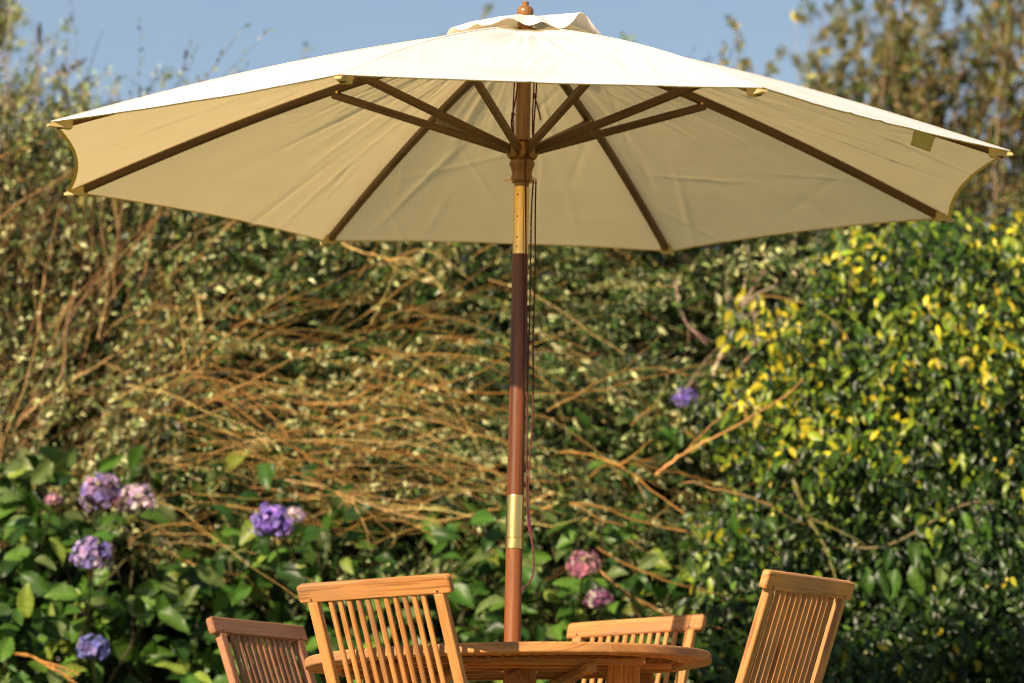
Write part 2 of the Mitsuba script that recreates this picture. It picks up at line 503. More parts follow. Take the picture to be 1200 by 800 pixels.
for k, a in enumerate(RIBA):        # knuckles between the struts
    b = a + PI / 8
    d = np.array([math.cos(b), math.sin(b), 0])
    m = trimesh.creation.icosphere(2, 1.0)
    v = tr(np.asarray(m.vertices) * [0.0135, 0.012, 0.0235], frame(d * 0.0300 + np.array([0, 0, hs + 0.001]), d, [0, 0, 1]))
    vv = tr(v, MA)
    put(PP + 'hub__knuckle', trimesh.Trimesh(vv, m.faces, process=False), 'pole_wood', smooth=True, uv=grain_uv(v, 2))
# ribs and struts
RIBT = np.linspace(0.035, 0.985, 15)


def strip(C, w, t, upv):
    """a bar with a rectangular chamfered section swept along the points C"""
    tg = unit(np.gradient(C, axis=0))
    s = unit(np.cross(tg, upv))
    u = np.cross(s, tg)
    c = 0.003
    sec = [(-1, -1, 1, 0), (-1, -1, 0, 1), (-1, 1, 0, -1), (-1, 1, 1, 0), (1, 1, -1, 0), (1, 1, 0, -1), (1, -1, 0, 1), (1, -1, -1, 0)]
    V = np.stack([C + s * (a * w / 2 + p * c) + u * (b * t / 2 + q * c) for a, b, p, q in sec], 1)
    n, k = len(C), len(sec)
    v = V.reshape(-1, 3)
    f = []
    for i in range(n - 1):
        for j in range(k):
            a, b, cc, d = i * k + j, i * k + (j + 1) % k, (i + 1) * k + (j + 1) % k, (i + 1) * k + j
            f += [[a, b, cc], [a, cc, d]]
    for j in range(1, k - 1):
        f += [[0, j + 1, j], [(n - 1) * k, (n - 1) * k + j, (n - 1) * k + j + 1]]
    ln = np.repeat(np.r_[0, np.cumsum(np.linalg.norm(np.diff(C, axis=0), axis=1))], k)
    cx = np.tile([a * w * 0.5 + b * t * 0.37 for a, b, _, _ in sec], n)
    f = np.array(f)
    uv = np.stack([int(rng.integers(0, 4000)) * 8 + 2 + ln, rng.uniform(0, 5) + cx], 1)
    return v[f].reshape(-1, 3), np.arange(f.size).reshape(-1, 3), uv[f].reshape(-1, 2)


for k, a in enumerate(RIBA):
    C = canopy_pt(a, RIBT, lift=-0.0145)
    v, f, uv = strip(C, 0.018, 0.021, np.array([0, 0, 1.0]))
    put(PP + 'rib', (tr(v, MA), f), 'rib_wood', uv=uv)
    d = np.array([math.cos(a), math.sin(a), 0])
    side = np.array([-d[1], d[0], 0])
    q0 = d * 0.030 + np.array([0, 0, hs + 0.002])
    q1 = canopy_pt(a, 0.412, lift=-0.0255)
    bar(PP + 'strut', tr(q0, MA), tr(q1, MA), 0.0165, 0.0215, 'rib_wood', up=AX, c=0.0025)
    # brass pin of the strut's upper joint
    m = trimesh.creation.cylinder(0.0035, 0.027, sections=10)
    v = tr(np.asarray(m.vertices), frame(canopy_pt(a, 0.40, lift=-0.026), d, side))
    put(PP + 'strut_pin', (tr(v, MA), m.faces), 'brass')

# cloth
NS, NT = 112, 120


def panel_grid(k, t0, t1, nt, lift=0.0):
    S, Tt = np.meshgrid(np.linspace(0, 1, NS), np.linspace(t0, t1, nt), indexing='ij')
    return panel_pt(k, S, Tt, lift)


def panel_pt(k, S, Tt, lift=0.0):
    a0, a1 = RIBA[k], RIBA[(k + 1) % 8]
    bul = 4 * S * (1 - S)
    te = Tt * (1 - 0.033 * bul * Tt ** 3)
    p = canopy_pt(a0, te) * (1 - S)[..., None] + canopy_pt(a1, te) * S[..., None]
    r = np.random.default_rng(50 + k)
    z = -0.012 * bul * np.clip(Tt, 0, 1.01) ** 4 - 0.014 * bul * np.clip(np.sin(PI * np.clip(Tt, 0, 1)), 0, 1) ** 0.8
    # tension folds: fans from the apex, from the strut joints and from the tips, and some creases left by folding
    wd = np.hypot(p[..., 0], p[..., 1])
    q = np.stack([S * 7, Tt * 1.2, S * 0 + k], -1)
    z += 0.008 * (meshkit.fbm(q, 3, seed=21) - 0.5) * bul * np.exp(-((Tt - 0.42) / 0.35) ** 2)
    q = np.stack([S * 26, Tt * 2.4, S * 0 + k], -1)
    z += 0.0095 * (meshkit.fbm(q, 2, seed=23) - 0.5) * bul * np.exp(-((Tt - 0.36) / 0.22) ** 2)
    x2, y2 = (S - 0.5) * 2 * np.tan(PI / 8) * Tt, Tt
    for _ in range(26):
        cx, cy = r.uniform(-0.3, 0.3), r.uniform(0.25, 0.9)
        th = r.normal(0, 0.22) * (1 + 4 * (r.uniform() < 0.15)) + math.atan2(cx, cy)
        ln = r.uniform(0.08, 0.26)
        u = (x2 - cx) * math.sin(th) + (y2 - cy) * math.cos(th)
        w = (x2 - cx) * math.cos(th) - (y2 - cy) * math.sin(th)
        z += r.choice([-1, 1]) * r.uniform(0.0012, 0.0034) * np.exp(-(w / r.uniform(0.004, 0.009)) ** 2 - (u / ln) ** 2) * np.minimum(1, bul * 2)
    z += 0.005 * (meshkit.fbm(p * np.array([7, 7, 7.0]) + k, 3, seed=31) - 0.5) * bul
    p[..., 2] += z + lift
    uv = np.stack([p[..., 0], p[..., 1]], -1)
    return p, uv


def grid_faces(a, b):
    i, j = np.meshgrid(np.arange(a - 1), np.arange(b - 1), indexing='ij')
    return np.stack([i * b + j, (i + 1) * b + j, (i + 1) * b + j + 1, i * b + j + 1], -1).reshape(-1, 4)


CC = PP + 'canopy'
seam = []
for a in RIBA:                         # raised seam over each rib
    t = np.linspace(0.1, 0.998, 40)
    C = canopy_pt(a, t, 0.0016)
    side = np.array([-math.sin(a), math.cos(a), 0]) * 0.0045
    V = np.stack([C + side - [0, 0, 0.0018], C + [0, 0, 0.0006], C - side - [0, 0, 0.0018]], 1)
    seam.append((V.reshape(-1, 3), grid_faces(40, 3)))
sv = np.vstack([x[0] for x in seam])
sf = np.vstack([x[1] + i * 120 for i, x in enumerate(seam)])
put(CC, (tr(sv, MA), sf), 'canvas', smooth=True)
for k in range(8):
    p, uv = panel_grid(k, 0.105, 1.0, NT)
    put(CC + '__panel', trimesh.Trimesh(tr(p.reshape(-1, 3), MA), meshkit.arrays((p.reshape(-1, 3), grid_faces(NS, NT)))[1], process=False), 'canvas', smooth=True, uv=uv.reshape(-1, 2))
    ph, uvh = panel_grid(k, 0.9925, 1.0015, 3, lift=-0.0035)
    ph[:, 2, 2] += 0.004
    put(CC + '__hem', (tr(ph.reshape(-1, 3), MA), grid_faces(NS, 3)), 'hem_tape', smooth=True)
    a = RIBA[k]
    d, side = np.array([math.cos(a), math.sin(a), 0]), np.array([-math.sin(a), math.cos(a), 0])
    tip, back = canopy_pt(a, 1.004, -0.004), canopy_pt(a, 0.958, -0.010)
    pts = []
    for c, w, h in ((tip, 0.010, 0.006), (back, 0.017, 0.024)):
        pts += [c + side * w, c - side * w, c + side * w * 0.8 - [0, 0, h], c - side * w * 0.8 - [0, 0, h]]
    m = trimesh.PointCloud(np.array(pts)).convex_hull
    put(CC + '__tip_pocket', (tr(np.asarray(m.vertices), MA), m.faces), 'canvas_double', smooth=False)
# sewn patch under the right-hand panel
kp = 4
pu, pv = np.meshgrid(np.linspace(0, 1, 6), np.linspace(0, 1, 6), indexing='ij')
pg, _ = panel_pt(kp, 0.985 - 0.265 * pv, 0.812 + 0.044 * pu + 0.027 * pv, -0.0028)
put(CC + '__patch', (tr(pg.reshape(-1, 3), MA), grid_faces(6, 6)), 'patch_cloth', label='small rectangular patch sewn under the right edge of the canopy')
ring = np.vstack([pg[0, :], pg[1:, -1], pg[-1, -2::-1], pg[-2::-1, 0]])
ring = ring + (pg.reshape(-1, 3).mean(0) - ring) * 0.10 - [0, 0, 0.0008]
v, f = tube_batch(ring[None], np.full((1, len(ring)), 0.0008), 5)
put(CC + '__patch_stitching', (tr(v, MA), f), 'canvas_double')
# vent flap at the apex, lifted by the wind on the right
nth, nr = 240, 26
th = np.arange(nth) * 2 * PI / nth
rr = np.linspace(0.0, 1.0, nr)
TH, RR = np.meshgrid(th, rr, indexing='ij')
rim = 0.222 + 0.010 * np.cos(8 * (TH - RIBA[0])) + 0.006 * np.sin(3 * TH + 1)
rad = 0.020 + (rim - 0.020) * RR
zz = S_TOP + 0.046 - 0.034 * RR - 0.036 * RR ** 2


def bump(c, w, h):
    d = (TH - math.radians(c) + PI) % (2 * PI) - PI
    return h * np.exp(-(d / w) ** 2)


lift = bump(-42, 0.22, 0.056) + bump(-78, 0.09, 0.012) + bump(-100, 0.13, 0.016) + bump(-128, 0.10, 0.014) + bump(-150, 0.10, 0.013) + bump(-172, 0.12, 0.014) + bump(-66, 0.10, -0.006) + bump(-20, 0.13, -0.004) \
    + bump(15, 0.2, 0.015) + bump(60, 0.2, 0.02) + bump(110, 0.25, 0.016) + bump(165, 0.2, 0.012)
zz += lift * RR ** 1.7
zz += 0.004 * (meshkit.fbm(np.stack([rad * np.cos(TH) * 22, rad * np.sin(TH) * 22, TH * 0], -1), 3, seed=8) - 0.5)
zmain = S_TOP + 0.022 - DROP * (rad / RAD) + 0.028 * np.sin(PI * rad / RAD) + 0.003
zz = np.maximum(zz, zmain)
vv = np.stack([rad * np.cos(TH), rad * np.sin(TH), zz], -1).reshape(-1, 3)
i, j = np.meshgrid(np.arange(nth), np.arange(nr - 1), indexing='ij')
vf = np.stack([i * nr + j, i * nr + j + 1, ((i + 1) % nth) * nr + j + 1, ((i + 1) % nth) * nr + j], -1).reshape(-1, 4)
vq = meshkit.arrays((vv, vf))[1]
put(CC + '__vent_flap', trimesh.Trimesh(tr(vv, MA), vq, process=False), 'canvas', smooth=True, uv=vv[:, :2], label='wavy vent flap at the apex lifted by the wind')


# cords and pins
def pole_pt(dx, dy, py):
    return BASE + AX * sx(py) + np.array([dx, dy, 0])


def cord(pts, r=0.0021, name=PP + 'cord', label=None):
    P = spline(pts, 60)
    v, f = tube_batch(P[None], np.full((1, 60), r), 7)
    return put(name, trimesh.Trimesh(v, f, process=False), 'cord_red', smooth=True, label=label)


def knot(p, r=0.006):
    m = trimesh.creation.icosphere(2, r)
    v = np.asarray(m.vertices)
    v = v * (1 + 0.25 * np.sin(v[:, [2]] * 900 + v[:, [0]] * 500)) * [0.85, 0.85, 1.25]
    put(PP + 'cord_knot', trimesh.Trimesh(v + p, m.faces, process=False), 'cord_red', smooth=True)


px = 1 / 440.0
cord([pole_pt(-11.5 * px, -0.020, 60), pole_pt(-11 * px, -0.022, 100), pole_pt(-12 * px, -0.024, 135), pole_pt(-10 * px, -0.028, 165), pole_pt(-8 * px, -0.03, 178)])
cord([pole_pt(-9 * px, -0.024, 60), pole_pt(-8.5 * px, -0.024, 112), pole_pt(-11 * px, -0.026, 128), pole_pt(-13 * px, -0.026, 138), pole_pt(-11 * px, -0.028, 158)])
knot(pole_pt(-12 * px, -0.026, 136))
cord([pole_pt(12 * px, -0.020, 60), pole_pt(12 * px, -0.022, 110), pole_pt(11.5 * px, -0.024, 150), pole_pt(12 * px, -0.026, 163)])
cord([pole_pt(15 * px, -0.018, 60), pole_pt(15 * px, -0.020, 110), pole_pt(14 * px, -0.022, 130), pole_pt(13 * px, -0.026, 160)])
knot(pole_pt(13.5 * px, -0.024, 114))
cord([pole_pt(13.5 * px, -0.024, 114), pole_pt(16 * px, -0.026, 124), pole_pt(19 * px, -0.028, 134), pole_pt(21 * px, -0.028, 143)])
knot(pole_pt(-1 * px, -0.034, 172), 0.004)
# three strands hanging down the right side and a loop tied back to the pole
cord([pole_pt(4 * px, -0.035, 165), pole_pt(4 * px, -0.036, 200), pole_pt(5 * px, -0.030, 240), pole_pt(7 * px, -0.026, 300), pole_pt(9 * px, -0.020, 360), pole_pt(11 * px, -0.012, 440), pole_pt(12.5 * px, -0.006, 520),
      pole_pt(14 * px, -0.006, 590), pole_pt(17.5 * px, -0.006, 625)], label='dark red cord running down the front of the pole')
cord([pole_pt(14 * px, -0.022, 212), pole_pt(12.5 * px, -0.020, 240), pole_pt(12.5 * px, -0.018, 300), pole_pt(12.5 * px, -0.014, 380), pole_pt(12 * px, -0.008, 470), pole_pt(13 * px, -0.004, 540), pole_pt(14.5 * px, -0.004, 590),
      pole_pt(18 * px, -0.006, 622), pole_pt(22 * px, -0.008, 645), pole_pt(23 * px, -0.010, 668), pole_pt(18 * px, -0.014, 684), pole_pt(10 * px, -0.018, 691)], label='dark red cord hanging in a loop beside the pole')
cord([pole_pt(17 * px, -0.018, 212), pole_pt(17 * px, -0.016, 260), pole_pt(18 * px, -0.014, 330), pole_pt(17.5 * px, -0.012, 400), pole_pt(18.5 * px, -0.010, 480), pole_pt(16 * px, -0.008, 545), pole_pt(15.5 * px, -0.006, 585),
      pole_pt(19.5 * px, -0.008, 622), pole_pt(23 * px, -0.010, 648), pole_pt(23.5 * px, -0.012, 664), pole_pt(19.5 * px, -0.014, 682), pole_pt(11 * px, -0.018, 690)])
knot(pole_pt(10.5 * px, -0.018, 690), 0.004)
m = trimesh.creation.cylinder(0.0024, 0.060, sections=10)
v = tr(np.asarray(m.vertices), frame(pole_pt(-8 * px, -0.012, 212.5), [0, -0.05, 1], [1, 0.05, 0.02]))
put(PP + 'locking_pin', (v, m.faces), 'brass')
rg = trimesh.creation.torus(0.008, 0.0016, 20, 8)
put(PP + 'pin_ring', (tr(np.asarray(rg.vertices), frame(pole_pt(14 * px, -0.020, 213), [1, 0.3, 0], [0, 1, 0.7])), rg.faces), 'brass')
put_lathe(PP + 'foot', [(0, -0.74), (0.21, -0.74), (0.215, -0.725), (0.20, -0.69), (0.06, -0.675), (0.034, -0.66), (0.034, -0.45), (0.0235, -0.45), (0.0235, -0.66), (0, -0.66)], MA, 'dark_hole', n=48)

# ------------------------------------------------------------------ table
tag('garden_table', 'round slatted teak garden table with the parasol pole through its middle', 'table')
TZ = np.array([-0.014, 0.023, 1.0])
TZ /= np.linalg.norm(TZ)
TX = unit(np.cross([0, 1, 0], TZ))
MT = np.eye(4)
MT[:3, 0], MT[:3, 1], MT[:3, 2], MT[:3, 3] = TX, np.cross(TZ, TX), TZ, [0.0, 0.0, 0.734]
TR, TH_ = 0.541, 0.027
n_seg = 6
for s in range(n_seg):
    a0 = math.radians(-60.5 + s * 60) + 0.0012
    a1 = a0 + math.radians(60) - 0.0024
    aa = np.linspace(a0, a1, 26)
    sec = [(TR - 0.004, 0), (TR - 0.001, -0.0025), (TR, -0.006), (TR, -TH_ + 0.005), (TR - 0.0015, -TH_ + 0.0015), (TR - 0.005, -TH_), (TR - 0.075, -TH_), (TR - 0.075, 0)]
    V = np.stack([np.stack([r_ * np.cos(aa), r_ * np.sin(aa), np.full_like(aa, z_)], -1) for r_, z_ in sec], 1)
    kk = len(sec)
    f = []
    for i in range(len(aa) - 1):
        for j in range(kk):
            f.append([i * kk + j, (i + 1) * kk + j, (i + 1) * kk + (j + 1) % kk])
            f.append([i * kk + j, (i + 1) * kk + (j + 1) % kk, i * kk + (j + 1) % kk])
    for j in range(1, kk - 1):
        f += [[0, j, j + 1], [(len(aa) - 1) * kk, (len(aa) - 1) * kk + j + 1, (len(aa) - 1) * kk + j]]
    v = V.reshape(-1, 3)
    f = np.array(f)
    am = (a0 + a1) / 2
    loc = np.stack([-v[:, 0] * math.sin(am) + v[:, 1] * math.cos(am), v[:, 0] * math.cos(am) + v[:, 1] * math.sin(am), v[:, 2]], 1)
    uv = grain_uv(loc)
    vs = v[f].reshape(-1, 3)
    put('garden_table__rim', (tr(vs, MT), np.arange(f.size).reshape(-1, 3)), 'teak', uv=uv[f].reshape(-1, 2))
RI = TR - 0.076
pitch = 0.0362
yaw = np.radians(7)
cy, sy_ = math.cos(yaw), math.sin(yaw)
for i in range(-12, 13):
    x = i * pitch
    h = math.sqrt(RI ** 2 - (abs(x) + 0.015) ** 2) if abs(x) + 0.015 < RI else 0
    if h < 0.06:
        continue
    spans = [(-h, h)] if abs(x) > 0.042 else [(-h, -0.036), (0.036, h)]
    for y0, y1 in spans:
        c = np.array([x * cy - (y0 + y1) / 2 * sy_, x * sy_ + (y0 + y1) / 2 * cy, -0.0105])
        plank('garden_table__slat', (y1 - y0, 0.0298, 0.020), MT @ frame(c, [-sy_, cy, 0], [0, 0, 1]), 'teak', 0.002)
for y in (-0.31, -0.17, -0.055, 0.055, 0.17, 0.31):
    h = math.sqrt(0.445 ** 2 - y ** 2)
    yv = np.array([-sy_, cy, 0]) * y
    plank('garden_table__beam', (2 * h, 0.030, 0.019), MT @ frame(yv + np.array([0, 0, -0.0325]), [cy, sy_, 0.012 * np.sign(y)], [0, 0, 1]), 'teak', 0.003)
for x in (-0.17, 0.17):
    plank('garden_table__cross_beam', (0.74, 0.030, 0.024), MT @ frame(np.array([x * cy, x * sy_, -0.0545]), [-sy_, cy, 0], [0, 0, 1]), 'teak', 0.003)
for sxn in (-1, 1):
    for syn in (-1, 1):
        top = np.array([sxn * 0.350, syn * 0.235, -0.023])
        bot = np.array([sxn * 0.33, -syn * 0.30, -0.72])
        if syn < 0:
            top, bot = top * [0.86, 1, 1], bot * [0.86, 1, 1]
        bar('garden_table__leg', tr(top, MT), tr(bot, MT), 0.088, 0.026, 'teak', up=np.array([0, 1, 0.9]), c=0.004)
for sxn in (-1, 1):
    bar('garden_table__leg_stretcher', tr(np.array([-0.28, sxn * 0.12, -0.45]), MT), tr(np.array([0.28, sxn * 0.12, -0.45]), MT), 0.05, 0.022, 'teak')
plank('garden_table__support_post', (0.24, 0.085, 0.028), MT @ frame(np.array([0.030, -0.115, -0.1435]), [0, 0, 1], [0, 1, 0]), 'teak')
bar('garden_table__brace', tr(np.array([0.012, -0.145, -0.05]), MT), tr(np.array([0.135, -0.165, -0.25]), MT), 0.045, 0.02, 'teak', up=(0.1, -1, 0.1))


# ------------------------------------------------------------------ chairs
def chair(x, y, az, lean, label, mat='teak', h=0.905, dz=0.0, dr_=0.0):
    """the point of the top rail (x, y); az: outward direction, degrees from the viewer's side towards the right"""
    k = key('folding_chair')
    tag(k, label, 'chair', 'folding teak chairs around the table')
    a = math.radians(az)
    out = np.array([math.sin(a), -math.cos(a), 0])
    fw = -out
    base = np.array([x, y, float(slope_z(x, y)) + dz])
    zc = unit(TZ + np.array([dr_, 0, 0]))
    fw = unit(fw - zc * (fw @ zc))
    M = np.eye(4)
    M[:3, 0], M[:3, 1], M[:3, 2], M[:3, 3] = fw, np.cross(zc, fw), zc, base
    tl = math.tan(math.radians(lean))
    pt = lambda px_, py_, pz_: tr(np.array([px_, py_, pz_], float), M)      # noqa: E731
    bk = lambda z_: (h - z_) * tl                                              # noqa: E731  forward offset of the back at height z
    ln = np.array([-tl, 0, 1.0])
    lnw = unit(M[:3, :3] @ ln)
    W = 0.465
    nrm = unit(M[:3, :3] @ np.array([1.0, 0, tl]))
    # top rail: rounded upper corners
    from shapely.geometry import Polygon, box
    prof2 = box(-W / 2, -0.024, W / 2, 0.024).buffer(-0.010).buffer(0.010, quad_segs=4)
    prof2 = prof2.union(box(-W / 2 + 0.002, -0.024, W / 2 - 0.002, 0.0)).buffer(-0.0035)
    m = trimesh.creation.extrude_polygon(prof2, 0.022, engine='earcut')
    m2 = trimesh.creation.extrude_polygon(prof2.buffer(0.0035, quad_segs=2), 0.015, engine='earcut')
    pts = np.vstack([np.asarray(m.vertices) - [0, 0, 0.011], np.asarray(m2.vertices) - [0, 0, 0.0075]])
    hull = trimesh.PointCloud(pts).convex_hull
    v, f = split(hull)
    uv = grain_uv(v, 0)
    Mr = np.eye(4)
    sdir = M[:3, 1]
    Mr[:3, 0], Mr[:3, 1], Mr[:3, 2], Mr[:3, 3] = sdir, lnw, np.cross(sdir, lnw), pt(bk(h - 0.024), 0, h - 0.024)
    put(k + '__top_rail', (tr(v, Mr), f), mat, uv=uv)
    for s in (-1, 1):          # dowel ends in the rail
        m = trimesh.creation.cylinder(0.0035, 0.0240, sections=10)
        v, f = split(m)
        put(k + '__dowel', (tr(v + [s * 0.193, -0.016, 0], Mr), f), 'rib_wood', uv=grain_uv(v, 0))
    for s in (-1, 1):
        bar(k + '__post', pt(bk(0.0), s * 0.193, 0.0), pt(bk(h - 0.045), s * 0.193, h - 0.045), 0.030, 0.022, mat, up=nrm, c=0.003)
    for i in range(11):
        yy = (i - 5) * 0.0283
        bar(k + '__back_slat', pt(bk(0.50), yy, 0.50), pt(bk(h - 0.045), yy, h - 0.045), 0.0142, 0.0115, mat, up=nrm, c=0.0034)
    bar(k + '__lower_rail', pt(bk(0.485), -0.177, 0.485), pt(bk(0.485), 0.177, 0.485), 0.045, 0.020, mat, up=nrm)
    for s in (-1, 1):
        bar(k + '__rear_leg', pt(0.545, s * 0.165, 0.425), pt(-0.005, s * 0.165, 0.0), 0.022, 0.032, mat)
        bar(k + '__seat_rail', pt(0.13, s * 0.14, 0.430), pt(0.56, s * 0.14, 0.430), 0.022, 0.026, mat)
    for i in range(9):
        xx = 0.155 + i * 0.0475
        bar(k + '__seat_slat', pt(xx, -0.195, 0.454), pt(xx, 0.195, 0.454), 0.038, 0.017, mat)
    bar(k + '__stretcher', pt(bk(0.16), -0.177, 0.16), pt(bk(0.16), 0.177, 0.16), 0.030, 0.020, mat, up=nrm)
    return k


chair(-0.330, -0.68, -33, 22, 'sunlit teak folding chair left of the pole, in front of the left table end', h=0.887)
chair(-0.695, 0.55, -121, 19, 'reddish weathered teak folding chair, leftmost, partly behind the nearer chair', mat='teak_aged', h=0.880)
chair(0.786, -0.52, 58, 20, 'teak folding chair at the right end of the table, shaded slatted back tilted right', h=0.897)
chair(0.378, 0.74, 144, 21, 'teak folding chair on the far side, seen over the table right of the pole', h=0.890)


# ------------------------------------------------------------------ plants
def X(px_, Y=3.9):
    return at(px_, 400, Y)[0]


def scatter_px(n, x0, x1, y0, y1, Y0, Y1, dens=None):
    """points spread through a slab of the hedge, given by the rows and columns it fills in the picture from here"""
    out = []
    while sum(map(len, out)) < n:
        a = np.stack([rng.uniform(x0, x1, 2 * n), rng.uniform(y0, y1, 2 * n)], 1)
        if dens is not None:
            a = a[rng.uniform(0, 1, len(a)) < dens(a[:, 0], a[:, 1])]
        out.append(a)
    a = np.vstack(out)[:n]
    Y = rng.uniform(Y0, Y1, n) if np.isscalar(Y0) else None
    d = FW[None] + UP[None] * ((400 - a[:, 1:]) / (FOC * 1200)) + np.array([[1, 0, 0]]) * ((a[:, :1] - 600) / (FOC * 1200))
    # the hedge leans back as it rises
    Y = Y + (700 - a[:, 1]) / 334 * 0.42
    return CAM + d * ((Y - CAM[1]) / d[:, 1])[:, None], a


def clump(p, sc, seed, lo=0.35, hi=0.62):
    return np.clip((meshkit.fbm(p * sc, 3, seed=seed) - lo) / (hi - lo), 0, 1)


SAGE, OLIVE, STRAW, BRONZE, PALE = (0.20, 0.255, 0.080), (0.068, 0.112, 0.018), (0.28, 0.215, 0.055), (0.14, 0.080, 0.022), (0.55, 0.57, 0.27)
MID, DARK = (0.034, 0.080, 0.014), (0.010, 0.024, 0.007)  # deepened greens, standing in for shade between the sprays

# ground cover that clothes the bank, its green deepened to imitate shadowy gaps
mass = Mass()
n = 42000
ux, uz = rng.uniform(-3.4, 3.4, n), rng.uniform(0.0, 2.25, n)
uy = np.interp(uz, prof[:8, 1], prof[:8, 0]) - rng.uniform(0.0, 0.34, n)
P = np.stack([ux, uy, uz], 1)
D = unit(np.array([0, -0.3, -0.6]) + 0.8 * rnd(n, 3))
N_ = unit(np.array([0, -0.8, 0.5]) + 0.5 * rnd(n, 3))
sz = np.exp(0.25 * rnd(n))
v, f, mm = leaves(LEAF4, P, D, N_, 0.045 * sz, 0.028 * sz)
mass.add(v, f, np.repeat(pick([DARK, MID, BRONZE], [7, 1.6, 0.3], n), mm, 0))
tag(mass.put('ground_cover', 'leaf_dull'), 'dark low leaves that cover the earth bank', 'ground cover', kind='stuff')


k = key('boundary_hedge')
tag(k, 'dense dark hedge along the crest of the bank, glimpsed between the shrubs under the canopy', 'hedge')
lf, st = Mass(), Mass()
n = 26000
P = np.stack([rng.uniform(-3.6, 3.6, n), rng.uniform(5.0, 5.9, n), 1.9 + 0.98 * rng.uniform(0, 1, n) ** 1.15], 1)
P[:, 2] -= 0.30 * meshkit.fbm(P * [1.6, 0.3, 0], 3, seed=61)
v, f, mm = leaves(LEAF4, P, unit(np.array([0, -0.4, 0.1]) + 0.8 * rnd(n, 3)), unit(np.array([-0.2, -0.7, 0.5]) + 0.6 * rnd(n, 3)), 0.044 * np.exp(0.2 * rnd(n)), 0.026)
lf.add(v, f, np.repeat(pick([OLIVE, MID, DARK, SAGE, BRONZE], [2, 2, 1, 1, 0.6], n), mm, 0))
P0 = np.stack([rng.uniform(-3.6, 3.6, 200), rng.uniform(5.1, 5.8, 200), np.full(200, 1.9)], 1)
Pg = grow(P0, np.array([0, 0, 1.0]) + 0.3 * rnd(200, 3), 0.8, 7, (0, 0, 0.1), 0.1)
v, f = tube_batch(Pg, np.linspace(0.006, 0.002, 7)[None], 4)
st.add(v, f, np.array([0.13, 0.085, 0.045]))
lf.put(k + '__foliage', 'leaf_dull', kind='stuff')
st.put(k + '__twigs', 'stem_bark', kind='stuff')


# small-leaved silvery shrubs, swept sideways by the wind
def silver_shrub(label, n, box_px, dirs, cols, w, dens=None, nl=30, Lm=0.42, ll=0.042, lw=0.0150, Y=(3.35, 4.0), name='silver_leaved_shrub', bend=(0, 0, -0.25), stemcol=(0.08, 0.062, 0.025), seed=1):
    k = key(name)
    tag(k, label, 'shrub')
    lf, st = Mass(), Mass()
    P0, a = scatter_px(n, *box_px, *Y, dens)
    D0 = dirs(a, n)
    # tones run in drifts, so that whole sprays are paler or darker
    drift = meshkit.fbm(P0 * 3.2, 3, seed=seed)
    order = np.argsort(drift)
    groups = np.array_split(order, 5)
    for gi, ix in enumerate(groups):
        ww = np.array(w, float) * np.exp((gi - 2) * np.linspace(-0.55, 0.55, len(w)))
        twigs(lf, st, P0[ix], D0[ix], Lm * np.exp(0.25 * rnd(len(ix))), nl, None, ll, lw, cols, ww, bend=bend, stemcol=stemcol, r0=0.0016, spread=0.62, face=(-0.3, -0.65, 0.45), k=7, wob=0.06, var=0.34)
    lf.put(k + '__foliage', 'leaf_dull', kind='stuff')
    st.put(k + '__twigs', 'stem_bark', kind='stuff')
    return k


def sweep(ax_, az_, s=0.35, both=0.0):
    """shoots lie together: their direction drifts slowly over the hedge, with a little scatter"""
    def fn(a, n):
        q = np.stack([a[:, 0] * 0.011, a[:, 1] * 0.016, a[:, 0] * 0], -1)
        w = (meshkit.fbm(q, 3, seed=71) - 0.5) * 2.6 * (s / 0.35) + s * 0.55 * rng.standard_normal(n)
        x, z = ax_ * np.cos(w) - az_ * np.sin(w), ax_ * np.sin(w) + az_ * np.cos(w)
        x = x * np.where(meshkit.noise(q * 1.7 + 9, seed=5) < both, -1, 1)
        return unit(np.stack([x, -0.30 + 0.35 * rng.standard_normal(n), z], 1))
    return fn


def hollows(x, y):
    return 0.07 + 0.93 * smoothstep_np(0.43, 0.57, meshkit.fbm(np.stack([x * 0.020, y * 0.024, x * 0], -1), 3, seed=77))


def not_green(x, y):
    """leaves room for the hydrangeas low on the left and the evergreen on the right"""
    left = smoothstep_np(540, 640, y) * (1 - smoothstep_np(480, 620, x))
    right = smoothstep_np(800, 900, x + (y - 450) * -0.05) * smoothstep_np(240, 330, y)
    return np.clip(1 - 0.68 * left - 0.93 * right, 0, 1) * hollows(x, y)


def shade_ivy_layer():  # added layer: dark leaf colour plays the shade inside the hedge
    k = key('ivy')
    tag(k, 'added dark green climbing leaves whose colour stands in for deep shade behind the silvery sprays', 'ivy')
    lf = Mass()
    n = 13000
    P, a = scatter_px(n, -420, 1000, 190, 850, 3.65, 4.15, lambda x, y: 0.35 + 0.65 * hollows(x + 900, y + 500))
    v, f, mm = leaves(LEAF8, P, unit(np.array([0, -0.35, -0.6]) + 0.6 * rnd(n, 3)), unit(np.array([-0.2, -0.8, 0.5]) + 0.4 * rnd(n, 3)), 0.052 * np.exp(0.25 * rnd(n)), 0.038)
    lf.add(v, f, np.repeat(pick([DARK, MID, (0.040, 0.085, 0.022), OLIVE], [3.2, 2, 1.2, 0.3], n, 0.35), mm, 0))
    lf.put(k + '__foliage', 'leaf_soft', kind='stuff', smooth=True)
    st = Mass()
    P0, a = scatter_px(120, -420, 1000, 250, 850, 3.75, 4.15)
    Pg = grow(P0, unit(np.array([0.1, -0.1, 1.0]) + 0.5 * rnd(120, 3)), 0.6, 9, (0, 0, 0), 0.16)
    v, f = tube_batch(Pg, np.full((120, 9), 0.003), 4)
    st.add(v, f, np.array([0.10, 0.075, 0.04]))
    st.put(k + '__vines', 'stem_bark', kind='stuff')


